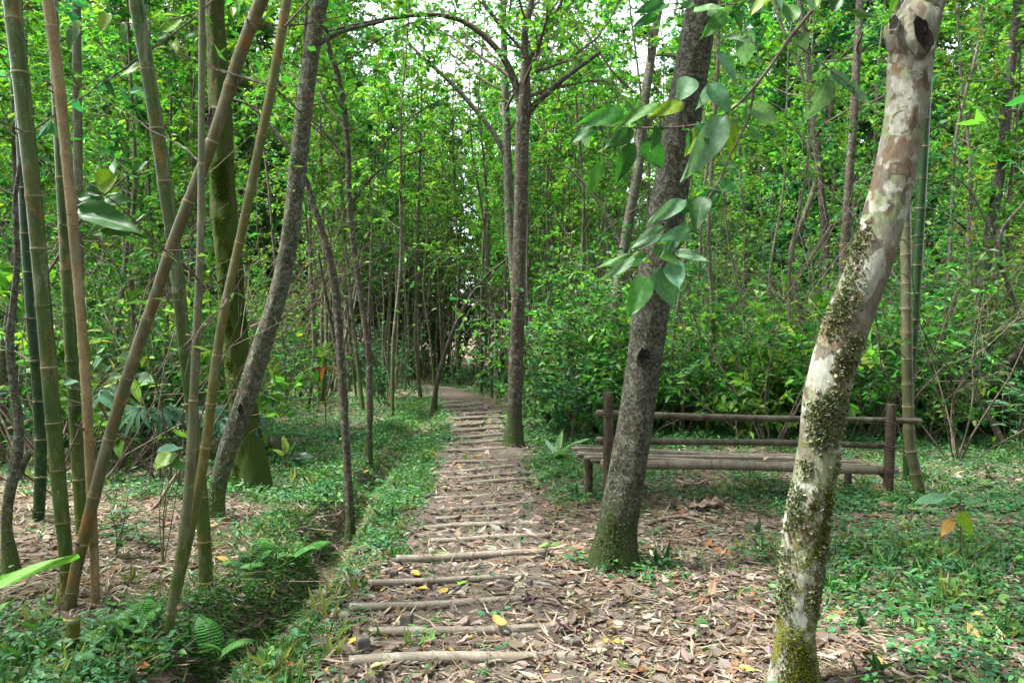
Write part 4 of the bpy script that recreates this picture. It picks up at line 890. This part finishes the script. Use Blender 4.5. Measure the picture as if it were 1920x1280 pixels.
# lobed philodendron by the mossy trunk
def lobed(seed, L, col):
    m = MB(); n = 9; rng = np.random.default_rng(seed)
    for k in range(n):
        a = (k - (n - 1) / 2) / ((n - 1) / 2) * 1.9; l = L * (1 - .28 * abs(a) / 1.9) * rng.uniform(.9, 1.05)
        d = np.array([math.sin(a), math.cos(a), -.08 - .05 * abs(a)]); s = np.array([math.cos(a), -math.sin(a), 0])
        u = np.linspace(0, 1, 7); w_ = np.array([.30, .26, .40, .46, .42, .28, .02]) * l * .38
        V = []
        for i in range(7):
            c = d * u[i] * l + np.array([0, 0, -.22 * l * u[i] ** 2 + .002 * k])
            for v in (-1, 0, 1): V.append(c + s * v * w_[i] / 2 + np.array([0, 0, .12 * abs(v) * w_[i]]))
        Q = [(i * 3 + j, i * 3 + j + 1, i * 3 + 3 + j + 1, i * 3 + 3 + j) for i in range(6) for j in range(2)]; m.add(V, None, Q, col)
    return m.mesh('leaf', M_BIG, True)
o = plant('philodendron', 'dark lobed broad leaf plant in front of the mossy trunk', 400, 905); g = np.array(o.location)
for i, (bx, by, tx, ty, L) in enumerate(((262, 765, 235, 800, .30), (300, 770, 325, 800, .30), (345, 768, 375, 790, .28), (398, 770, 415, 815, .27), (470, 785, 520, 815, .26), (430, 790, 400, 820, .24))):
    p = at(bx, by, g[1] - .35 + .1 * (i % 3)); stalk(o, g + (.02 * i - .06, 0, -.03), p, .007, 'leaf_stalk', .06)
    place_leaf(o, lobed(i, L, (.025, .095, .045)), p, at(tx, ty, p[1] - .12), (0, -.55, 1))
o = plant('aroid', 'low dark leaf clump at the foot of the mossy trunk', 540, 885); g = np.array(o.location)
for i, (tx, ty, L, c) in enumerate(((552, 825, .36, DG), (565, 862, .30, (.02, .05, .035)), (515, 880, .3, MG), (590, 850, .3, (.03, .07, .05)), (508, 838, .34, YG), (530, 812, .3, YG), (575, 885, .22, DG))):
    t = at(tx, ty, g[1] - .1 + .08 * (i % 3)); p = g + (t - g) * .25; p[2] += .12; stalk(o, g - (0, 0, .03), p, .006, 'leaf_stalk'); place_leaf(o, big_leaf('ovate', np.linalg.norm(t - p), np.linalg.norm(t - p) * .42, c, .3, .2, i), p, t, (.1, -.6, 1))
o = plant('heart_leaf_plant', 'upright plant with one bright and one blue green heart leaf', 305, 945, Y=5.0); g = np.array(o.location); g[2] = float(gz(g[0], g[1])); o.location = g
for i, (bx, by, tx, ty, c) in enumerate(((318, 848, 290, 880, YG), (332, 838, 300, 842, (.06, .13, .08)), (345, 820, 330, 800, YG), (340, 860, 352, 880, MG))):
    p = at(bx, by, 4.95); stalk(o, g - (0, 0, .03), p, .004, 'leaf_stalk'); place_leaf(o, big_leaf('heart', .14, .13, c, .15, .12, i), p, at(tx, ty, 4.86), (0, -.6 if i != 1 else -.25, .8))
def seedling(label, px, py, tops, cols, L=.11, name='seedling', ratio=.42, up=.3):
    o = plant(name, label, px, py); g = np.array(o.location)
    for j, (tx, ty) in enumerate(tops):
        t = at(tx, ty, g[1] + .05 * (j % 3 - 1)); stalk(o, g - (0, 0, .03), t, .005)
        for i in range(6):
            a = i * 2.4 + j; f = 1 - .12 * i; p = g * (1 - f) + t * f; d = np.array([math.cos(a), math.sin(a), up]); l = L * random.uniform(.8, 1.2)
            place_leaf(o, big_leaf('ovate', l, l * ratio, cols[i % len(cols)], .2, .3, i + j), p, p + d, (-d[0] * .3, -d[1] * .3 - .2, 1))
    return o
seedling('two stemmed blue green seedling among straw litter left of the ditch', 215, 1050, [(208, 960), (240, 925), (228, 990)], [BGc, DG, MG])
seedling('small seedling with red tinged stem at the foot of leaning bamboo', 290, 1030, [(255, 985), (288, 1010)], [BGc, MG], .09)
seedling('leafy seedling left of the twisted stem at the border', 62, 800, [(40, 720), (55, 690)], [BGc, MG], .12)
seedling('leafy plant on the ditch bank below the rosette plant', 700, 800, [(690, 745), (715, 752)], [MG, YG, BGc], .14)
seedling('leafy sprig behind the seat near the bench middle', 1345, 800, [(1330, 775), (1360, 778)], [MG, BGc], .15)
seedling('bushy herb at the right border below the bent boughs', 1850, 900, [(1830, 850), (1880, 845), (1860, 870)], [BGc, MG, DG], .12)
seedling('leafy sprig with yellowing leaves behind the tan bamboo', 205, 900, [(180, 640), (215, 600), (160, 560)], [YG, MG, (.30, .20, .02)], .16)
seedling('tall bright sprig between the leaning bamboo and mossy trunk', 300, 905, [(285, 640), (310, 700), (330, 620)], [MG, YG, MG], .15)
seedling('blue green bush plant left of the mossy trunk base', 350, 900, [(330, 790), (365, 800), (345, 760)], [BGc, MG], .15)
seedling('pale leaved plant right of the mossy trunk', 535, 800, [(528, 745), (548, 750)], [PG, MG], .2)
seedling('bright leaved plant on the bank near the rosette plant', 590, 800, [(570, 740), (600, 755), (585, 715)], [YG, MG], .16)
seedling('leafy young plant with dark clustered leaves left of the dark trunk', 1058, 770, [(1052, 480), (1066, 520), (1046, 560)], [DG, MG, BGc], .26)
seedling('broad leaved plant behind the bench near the dark trunk', 1270, 800, [(1262, 730), (1288, 740), (1276, 700)], [BGc, MG, PG], .24)
seedling('broad leaved plant behind the bench left of the pale trunk', 1430, 800, [(1418, 720), (1442, 735), (1400, 745)], [BGc, MG], .22)
seedling('broad leaved plant right of the bench end', 1790, 830, [(1770, 720), (1800, 735), (1785, 690)], [BGc, DG, MG], .2)
seedling('blue green leafy plant at the right border behind the brush heap', 1895, 860, [(1880, 740), (1905, 760), (1890, 700)], [BGc, PG, DG], .2)
o = plant('lily_clump', 'pale strappy leaf clump beside the footpath before the bench', 1042, 862); g = np.array(o.location)
for i in range(14):
    a = i * 2.4; L = random.uniform(.28, .5); el = random.uniform(.5, 1.2); d = np.array([math.cos(a) * math.cos(el), math.sin(a) * math.cos(el), math.sin(el)])
    place_leaf(o, big_leaf('lance', L, .075, [PG, MG, (.12, .22, .08)][i % 3], .25, .5, i), g + (0, 0, -.01), g + d, (-d[0], -d[1], .6))
o = plant('broad_leaf_sapling', 'small sapling with two pale leaves right of the fallen branch', 1800, 1045); g = np.array(o.location); top = at(1800, 915, g[1]); stalk(o, g - (0, 0, .05), top, .005); stalk(o, at(1796, 960, g[1]), at(1808, 972, g[1] - .03), .003, 'twig', .01)
for i, (bx, by, tx, ty, c, sh) in enumerate(((1775, 930, 1708, 940, (.09, .2, .10), 'lance'), (1780, 928, 1806, 910, (.09, .2, .10), 'ovate'), (1810, 945, 1852, 932, BGc, 'lance'), (1802, 962, 1824, 1004, (.16, .3, .01), 'heart'), (1786, 975, 1764, 1006, (.50, .22, .07), 'ovate'))):
    p = at(bx, by, g[1]); t = at(tx, ty, g[1] - .06); L = np.linalg.norm(t - p); place_leaf(o, big_leaf(sh, L, L * (.36 if sh == 'lance' else .7 if sh == 'heart' else .5), c, .2, .1, i), p, t, (0, -.6, .8) if i > 2 else (0, -.25, 1)); stalk(o, at(1800, by + 4, g[1]), p, .0025, 'leaf_stalk', .01)
o = plant('broad_grass', 'broad bright grass blade arching in at the lower left', -40, 1260); g = np.array(o.location)
for i, (bx, by, tx, ty, w_, c) in enumerate(((-90, 1135, 132, 1028, .055, (.13, .32, .04)), (-60, 1190, 20, 1120, .04, (.09, .25, .04)))):
    p = at(bx, by, 2.3); t = at(tx, ty, 2.35); L = np.linalg.norm(t - p); stalk(o, g - (0, 0, .03), p, .005); place_leaf(o, big_leaf('lance', L, w_, c, .3, .12, i, n=18), p, t, (.15, -.75, .8))
for nm, label, bx, by, lv in (('grass_tuft', 'grass tuft with two pale pointed blades near the lower left', 50, 1200, ((30,1140,48,1190),(60,1195,118,1172),(55,1190,100,1160),(45,1190,20,1230),(60,1200,90,1240))),
                       ('grass_tuft', 'upright grass tuft with pale blades behind the right tree', 1590, 800, ((1580,780,1560,745),(1590,780,1612,742),(1585,780,1590,735),(1588,785,1625,760)))):
    o = plant(nm, label, bx, by); g = np.array(o.location)
    for i, (ax_, ay, tx, ty) in enumerate(lv):
        p = g + (0.01 * i, 0, .005); t = at(tx, ty, g[1] - .05 + .03 * i); L = np.linalg.norm(t - p); place_leaf(o, big_leaf('lance', L, .03, PG if i % 2 else MG, .3, .2, i), p, t, (0, -.6, .8))

# ------------------------------------------------------------------ dead wood
def fallen(name, label, pts, cat, r, mat=M_DEADWOOD, lift=.02, limbs=0, seed=1):
    P = np.array([ground_at(px, py) for px, py in pts]); P[:, 2] = surf(P[:, 0], P[:, 1]) + np.linspace(lift, lift * .6, len(P)); base = P[0].copy()
    o = thing(name, label, cat, base); C = resample(P, 60); m = MB(); V, T, Q = tube(C - base, np.linspace(r, r * .45, 60), 14, bark_bump(seed, .16)); m.add(V, T, Q); link('bough', m.mesh('bough', mat, True), o)
    for k in range(limbs):
        i = 15 + 12 * k; d = unit(C[i + 2] - C[i]); s = np.cross(d, [0, 0, 1]) * (1 if k % 2 else -1); E = C[i] + d * .22 + s * .14 + (0, 0, .08)
        m = MB(); V, T, Q = tube(resample([C[i], C[i] + d * .1 + s * .05 + (0, 0, .05), E], 10) - base, np.linspace(r * .4, r * .15, 10), 7, bark_bump(k, .1)); m.add(V, T, Q); link('twig', m.mesh('twig', mat, True), o)
    return o
fallen('fallen_branch', 'fallen dark branch lying below the right post of the bench', [(1650, 950), (1690, 958), (1730, 962), (1790, 958), (1850, 948)], 'branch', .04, limbs=2, seed=4)
fallen('dead_root', 'gnarled grey dead root lying under the bench', [(1268, 908), (1290, 914), (1315, 912), (1332, 904)], 'root', .03, limbs=2, seed=7, lift=.03)
fallen('dead_branch', 'brown dead branch among litter right of the dark trunk', [(1215, 985), (1250, 975), (1285, 972), (1330, 985)], 'branch', .022, limbs=1, seed=9)
fallen('bamboo_stick', 'broken straw coloured bamboo stick in the lower left litter', [(5, 1130), (60, 1115), (118, 1100)], 'stick', .014, M_CULM_TAN, .015, seed=11)
for i, (label, pts, r) in enumerate((('dry twig at the top of the brush heap by the right border', [(1800, 930), (1860, 915), (1925, 905)], .012), ('forked dry twig in the brush heap by the right border', [(1830, 960), (1880, 950), (1935, 940)], .014), ('dry twig lowest in the brush heap by the right border', [(1822, 985), (1880, 990), (1930, 985)], .012), ('thin dry stick slanting by the right border litter', [(1780, 1000), (1850, 1015), (1920, 1022)], .008))):
    fallen('dry_twig', label, pts, 'twig', r, limbs=2, seed=20 + i, lift=.05)
# curled bark by the bench
g = ground_at(1325, 955); g[2] += .05; o = thing('curled_bark', 'upturned piece of curled grey bark before the bench', 'bark', g); m = MB(); V = []
for i in range(9):
    for j in range(7):
        u = i / 8 - .5; v = j / 6; a = (v - .5) * 2.4; V.append((u * .24 + .02 * math.sin(j), .07 * math.sin(a), -.03 + .10 * (1 - math.cos(a)) * (.6 + u) + .02 * math.sin(i * 2 + j)))
m.add(V, None, [(i * 7 + j, i * 7 + j + 1, i * 7 + 8 + j, i * 7 + 7 + j) for i in range(8) for j in range(6)]); q = link('sheet', m.mesh('sheet', M_DEADWOOD, True), o); sm = q.modifiers.new('thick', 'SOLIDIFY'); sm.thickness = .008
# leaning dead boughs among the bamboo
for i, (label, pts, Y) in enumerate((('grey dead bough leaning between the bamboo and mossy trunk', [(-150,872,15),(60,788,14),(262,706,13),(320,688,12),(400,645,9),(500,600,6)], 9.0), ('thin brown dead stem slanting at the foot of the tall bamboo', [(270,985,9),(295,945,9),(320,905,8),(345,872,7),(372,830,5)], 6.4))):
    P, rr = limb_px(pts, Y); base = P[0].copy(); base[2] = float(gz(base[0], base[1])); P[0] = base - (0, 0, .03); o = thing('dead_bough', label, 'branch', base)
    C = resample(np.concatenate([P, rr[:, None]], 1), 50); m = MB(); V, T, Q = tube(C[:, :3] - base, C[:, 3], 10, bark_bump(i + 60, .08)); m.add(V, T, Q); link('bough', m.mesh('bough', M_DEADWOOD, True), o)

# ------------------------------------------------------------------ ground cover, litter, ditch growth
def pnoise(x, y, seed=0):
    r = np.random.default_rng(seed); o = np.zeros_like(x)
    for k, f in enumerate((.7, 1.3, 2.4, 4.3, 7.9)):
        a = r.uniform(0, 6.28, 4); th = r.uniform(0, 3.14)
        o += (np.sin(f * (x * math.cos(th) + y * math.sin(th)) + a[0]) * np.sin(f * 1.1 * (-x * math.sin(th) + y * math.cos(th)) + a[1])) / (1 + .5 * k)
    return o
rng = np.random.default_rng(5)
def view_points(n, y0, y1, power=1.0, margin=.1):
    y = y0 + (y1 - y0) * rng.uniform(0, 1, n) ** power; half = (960 / F + margin) * y; return rng.uniform(-1, 1, n) * half, y
def green_mask(x, y):
    d = np.abs(x - path_x(y)); pd = d / path_hw(y); q = pnoise(x, y, 3)
    m = .25 + .42 * q
    m = m + np.where((x > .8) & (y > 4.0), .28, 0) + np.where(x > 2.2, .02, 0) + np.where((y > 8.8) & (x > .3), .35, 0)
    m = m + (.2 + .35 * np.clip((y - 5) / 3, 0, 1)) * np.exp(-((x - ditch_x(y) - .38) / .22) ** 2) + .4 * np.exp(-((x - ditch_x(y) + .42) / .28) ** 2) + np.where((x < -1.6) & (y > 7.5), .35, 0) + np.where(y > 10.5, .3, 0) + np.where((x < -1) & (y < 4.3), .02, 0)
    m = m - np.where((x < -1.9) & (y > 4.4) & (y < 7.0), .14, 0) - np.where((x > .2) & (x < 2.0) & (y > 4.9) & (y < 7.6) , .12, 0) - np.where((x > .2) & (x < 1.2) & (y < 4.6), .2, 0)
    m = m + .5 * np.exp(-((x - b2[0] + .15) ** 2 + (y - b2[1] + .2) ** 2) / .12) + .35 * np.exp(-((x - b4[0] - .5) ** 2 + (y - b4[1]) ** 2) / .5)
    m = m - np.where((np.abs(x - ditch_x(y)) < .19) & (y < 8), 1.5, 0)
    return np.where(pd < 1.0, np.where(pd > .8, m - .3, -.25 + .1 * q), np.where(pd < 1.25, m - .1, m))
# leaf litter
STRAW = [(.24, .195, .13), (.17, .135, .09), (.31, .265, .19), (.11, .082, .055), (.20, .158, .11)]
BROWN = [(.13, .098, .068), (.085, .058, .038), (.18, .148, .112), (.25, .215, .17), (.15, .09, .045), (.06, .043, .032), (.16, .132, .108), (.125, .10, .085), (.10, .076, .055)]
mb = MB()
for (n, y0, y1, pw, scale) in ((46000, 2.6, 8.5, 1.3, 1.0), (24000, 7.5, 17, 1.3, 1.5)):
    x, y = view_points(n, y0, y1, pw); gm = green_mask(x, y); pd = np.abs(x - path_x(y)) / path_hw(y)
    keep = rng.uniform(0, 1, n) < np.where(pd < 1, .62, np.clip(1.0 - .45 * gm, .3, 1)) ; x, y = x[keep], y[keep]; n = len(x)
    dz = np.abs(x - ditch_x(y)); k = dz > .1; x, y = x[k], y[k]; n = len(x)
    straw = rng.uniform(0, 1, n) < np.where(x < -1.0, .78, .38)
    for s_ in (True, False):
        q = straw == s_; nn = q.sum(); X, Y_ = x[q], y[q]; a = rng.uniform(0, 6.28, nn); el = rng.normal(.05, .16, nn)
        D = np.stack([np.cos(a), np.sin(a), el], 1); U = np.stack([rng.normal(0, .28, nn), rng.normal(0, .28, nn) - .1, np.ones(nn)], 1)
        z = surf(X, Y_) + rng.uniform(.002, .026, nn)
        if s_: L = rng.uniform(.05, .17, nn); W = rng.uniform(.006, .014, nn)
        else: L = .03 + .10 * rng.uniform(0, 1, nn) ** 2.6; W = L * rng.uniform(.28, .5, nn)
        sc_ = min(scale, 1.25); c = pick(STRAW if s_ else BROWN, nn, rng, .22)
        if not s_:
            yl = rng.uniform(0, 1, nn); c[yl < .012] = (.34, .24, .04); c[(yl > .035) & (yl < .055)] = (.24, .10, .03); c[(yl > .055) & (yl < .068)] = (.12, .18, .04)
        P = np.stack([X, Y_, z], 1) - D * L[:, None] * .5
        leaves(mb, P, D, U, L * sc_, W * sc_, c, 'leaf', rng.uniform(-.5, .6, nn), rng.uniform(-.25, .25, nn))
n = 2600; x, y = view_points(n, 2.7, 11, 1.2); a = rng.uniform(0, 6.28, n); D = np.stack([np.cos(a), np.sin(a), rng.normal(.03, .05, n)], 1); L = .08 + .4 * rng.uniform(0, 1, n) ** 3
leaves(mb, np.stack([x, y, surf(x, y) + rng.uniform(.008, .03, n)], 1), D, np.repeat([[0, 0, 1.0]], n, 0), L, rng.uniform(.003, .008, n), pick([(.12, .09, .06), (.07, .05, .035), (.20, .16, .11)], n, rng), 'leaf', -.8, 0)
tag(link('leaf_litter', mb.mesh('leaf_litter', M_LITTER)), 'fallen straw and brown leaves strewn over path and forest floor', 'leaf litter', kind='stuff')
# herbs
HERB = [(.03, .125, .035), (.045, .165, .045), (.02, .085, .028), (.075, .185, .035), (.035, .14, .055)]
mb = MB()
for (n, y0, y1, pw, l0, l1, kind, spread) in ((11500, 2.7, 7.5, 1.25, .022, .062, 'leaf', .055), (15000, 6.8, 12, 1.1, .026, .065, 'kite', .07), (24000, 10.5, 24, 1.25, .035, .08, 'kite', .09)):
    x, y = view_points(n, y0, y1, pw); gm = green_mask(x, y); keep = rng.uniform(0, 1, n) < np.clip(gm * 1.5 - .12, .02, 1); x, y = x[keep], y[keep]; n = len(x)
    per = 6; cx = np.repeat(x, per); cyy = np.repeat(y, per); N_ = n * per; hgt = np.repeat(.01 + .11 * rng.uniform(0, 1, n) ** 1.8, per) * rng.uniform(.4, 1.2, N_); sz = np.repeat(rng.uniform(l0, l1, n), per) * rng.uniform(.7, 1.2, N_)
    a = rng.uniform(0, 6.28, N_); rr = spread * rng.uniform(.1, 1, N_); X = cx + rr * np.cos(a); Y_ = cyy + rr * np.sin(a); z = surf(X, Y_) + hgt
    D = np.stack([np.cos(a + rng.normal(0, .6, N_)), np.sin(a), rng.normal(.1, .3, N_)], 1); U = np.stack([rng.normal(0, .3, N_), rng.normal(-.1, .3, N_), np.ones(N_)], 1)
    c = np.repeat(pick(HERB, n, rng, .2), per, 0) * rng.uniform(.8, 1.2, (N_, 1))
    leaves(mb, np.stack([X, Y_, z], 1), D, U, sz, sz * rng.uniform(.42, .62, N_), c, kind, .25, .2)
n = 9000; x, y = view_points(n, 2.8, 13, 1.2); gm = green_mask(x, y); k = rng.uniform(0, 1, n) < np.clip(gm * 1.2 - .1, .03, 1) * (pnoise(x * 2.2, y * 2.2, 44) > .15); x, y = x[k], y[k]; n = len(x)
per = 5; X = np.repeat(x, per) + rng.normal(0, .015, n * per); Y_ = np.repeat(y, per) + rng.normal(0, .015, n * per); a = rng.uniform(0, 6.28, n * per); D = np.stack([np.cos(a) * .5, np.sin(a) * .5, rng.uniform(.4, 1.1, n * per)], 1); L = np.repeat(rng.uniform(.04, .17, n), per) * rng.uniform(.6, 1.1, n * per)
leaves(mb, np.stack([X, Y_, surf(X, Y_)], 1), D, rng.normal(0, 1, (n * per, 3)) + (0, 0, .5), L, L * np.repeat(rng.uniform(.07, .25, n), per), np.repeat(pick([(.05, .16, .03), (.09, .20, .04), (.03, .10, .03), (.16, .19, .05)], n, rng), per, 0), 'kite', .2, .35)
tag(link('ground_herbs', mb.mesh('ground_herbs', M_HERB)), 'low green herbs creeping over the forest floor', 'ground cover', kind='stuff')
# grass along the ditch and clearing
mb = MB(); n = 30000; y = 2.7 + 15 * rng.uniform(0, 1, n) ** 1.25; side = rng.choice([-1, 1], n)
x = ditch_x(y) + np.where(side > 0, rng.normal(.36, .13, n), rng.normal(-.40, .20, n)); k = (np.abs(x - path_x(y)) > path_hw(y) * 1.02) & (pnoise(x * 1.6, y * 1.6, 21) + np.clip((y - 6) * .25, -.1, .8) + rng.normal(0, .35, n) > -.05); x, y = x[k], y[k]; n = len(x)
a = rng.uniform(0, 6.28, n); D = np.stack([np.cos(a) * .7, np.sin(a) * .7, rng.uniform(.3, 1.2, n)], 1); L = rng.uniform(.03, .10, n)
leaves(mb, np.stack([x, y, surf(x, y)], 1), D, rng.normal(0, 1, (n, 3)) + (0, 0, .5), L, L * rng.uniform(.06, .16, n), pick([(.07, .19, .03), (.10, .23, .04), (.05, .14, .03), (.24, .24, .10)], n, rng), 'kite', .2, .4)
tag(link('grass', mb.mesh('grass', M_HERB)), 'short green grass along both rims of the ditch', 'grass', kind='stuff')
# small ferns and moss hanging on the ditch wall
mb = MB(); n = 30000; y = 2.7 + 12 * rng.uniform(0, 1, n) ** 1.3; x = ditch_x(y) + np.where(rng.uniform(0, 1, n) < .72, rng.uniform(-.40, -.07, n), rng.uniform(.07, .32, n))
k = pnoise(x * 2, y * 2, 9) > -.15; x, y = x[k], y[k]; n = len(x); sg = np.sign(ditch_x(y) - x)
D = np.stack([sg * .8 + rng.normal(0, .4, n), rng.normal(-.1, .5, n), rng.uniform(-.5, .7, n)], 1); L = rng.uniform(.02, .05, n)
leaves(mb, np.stack([x, y, gz(x, y) + .01], 1), D, np.stack([sg * .5, np.full(n, -.3), np.ones(n)], 1) + rng.normal(0, .3, (n, 3)), L, L * rng.uniform(.25, .5, n), pick([(.035, .13, .025), (.055, .17, .03), (.03, .10, .02), (.09, .2, .03)], n, rng), 'kite', .2, .3)
tag(link('ditch_moss', mb.mesh('ditch_moss', M_HERB)), 'fringe of moss and small ferns hanging on the ditch walls', 'moss', kind='stuff')
# fern fronds
def frond_mesh(seed, L):
    rng_ = np.random.default_rng(seed); m = MB(); t = np.linspace(.12, 1, 16); P = np.stack([0 * t, t * L, .35 * L * np.sin(t * 2.2)], 1)
    V, T, Q = tube(np.vstack([[0, 0, 0], P]), np.linspace(.0025, .0008, 17), 4); m.add(V, T, Q, (.05, .10, .02))
    for s in (-1, 1):
        l = .34 * L * np.sin(np.pi * t ** .7) + .006; D = np.stack([np.full(16, s * 1.0), np.full(16, .45), np.full(16, -.12)], 1)
        leaves(m, P, D, np.repeat([[0, 0, 1.0]], 16, 0), l, l * .3 + .003, pick([(.05, .17, .03), (.07, .2, .035)], 16, rng_, .08), 'leaf', .1, .2)
    return m.mesh('frond', M_HERB)
FRONDS = [frond_mesh(i, l) for i, l in enumerate((.20, .26, .16))]
for i, (px, py, where) in enumerate(((438, 1120, 'nearest on the left ditch wall'), (470, 1060, 'on the left ditch rim below the mossy tree'), (545, 1045, 'on the ditch rim beside straw litter'), (410, 1235, 'at the lower end of the ditch'), (250, 1190, 'in the ground cover below the bamboo'), (730, 930, 'where the ditch narrows'))):
    g = ground_at(px, py); o = thing('fern', 'small green fern ' + where, 'fern', g)
    for k in range(6):
        q = link('frond', FRONDS[(i + k) % 3], o); q.rotation_euler = (random.uniform(-.2, .4), 0, k * 1.05 + random.uniform(-.3, .3)); s = random.uniform(.7, 1.1); q.scale = (s, s, s)
# a few large fallen leaves that stand out
FL = [('yellow heart shaped fallen leaf resting on the second log step', 940, 1198, .085, (.40, .30, .07), 'heart'), ('yellow orange fallen leaf beside the nearest left stake', 655, 1222, .09, (.55, .30, .04), 'ovate'),
      ('tan upright fallen leaf right of the path before the dark trunk', 1333, 1122, .11, (.26, .17, .10), 'ovate'), ('purple brown fallen leaf at the right end of the second log', 1075, 1196, .10, (.12, .05, .06), 'lance'),
      ('green fallen leaf lying on the fifth log step', 1010, 1045, .09, (.12, .22, .04), 'ovate'), ('bright green curled leaf between third and fourth logs', 858, 1112, .06, (.12, .26, .02), 'heart'),
      ('pale green fallen leaf below the nearest log', 695, 1272, .09, (.30, .36, .14), 'ovate'), ('orange fallen leaf at the right side of the path', 1195, 1060, .12, (.42, .20, .06), 'lance'),
      ('brown leaf lying at the middle of the bench seat', 1432, 861, .07, (.40, .28, .16), 'ovate'), ('tan fallen leaf near the lower right corner', 1830, 1208, .13, (.36, .18, .08), 'ovate'), ('pale dry leaf near the right border litter', 1880, 1214, .12, (.48, .38, .26), 'lance')]
for i, (lb, px, py, L, c, sh) in enumerate(FL):
    if 'bench' in lb: p = at(px, py, 7.45)
    else: p = ground_at(px, py); p[2] = float(surf(p[0], p[1])) + (.055 if 'step' in lb else .028)
    o = tag(link('fallen_leaf', big_leaf(sh, L, L * (.8 if sh == 'heart' else .34 if sh == 'lance' else .5), c, .35, -.15, i, mat=M_LITTER), None, p), lb, 'leaf')
    o.rotation_euler = (.25 if 'upright' not in lb else 1.1, .1, random.uniform(-1.8, 1.8))
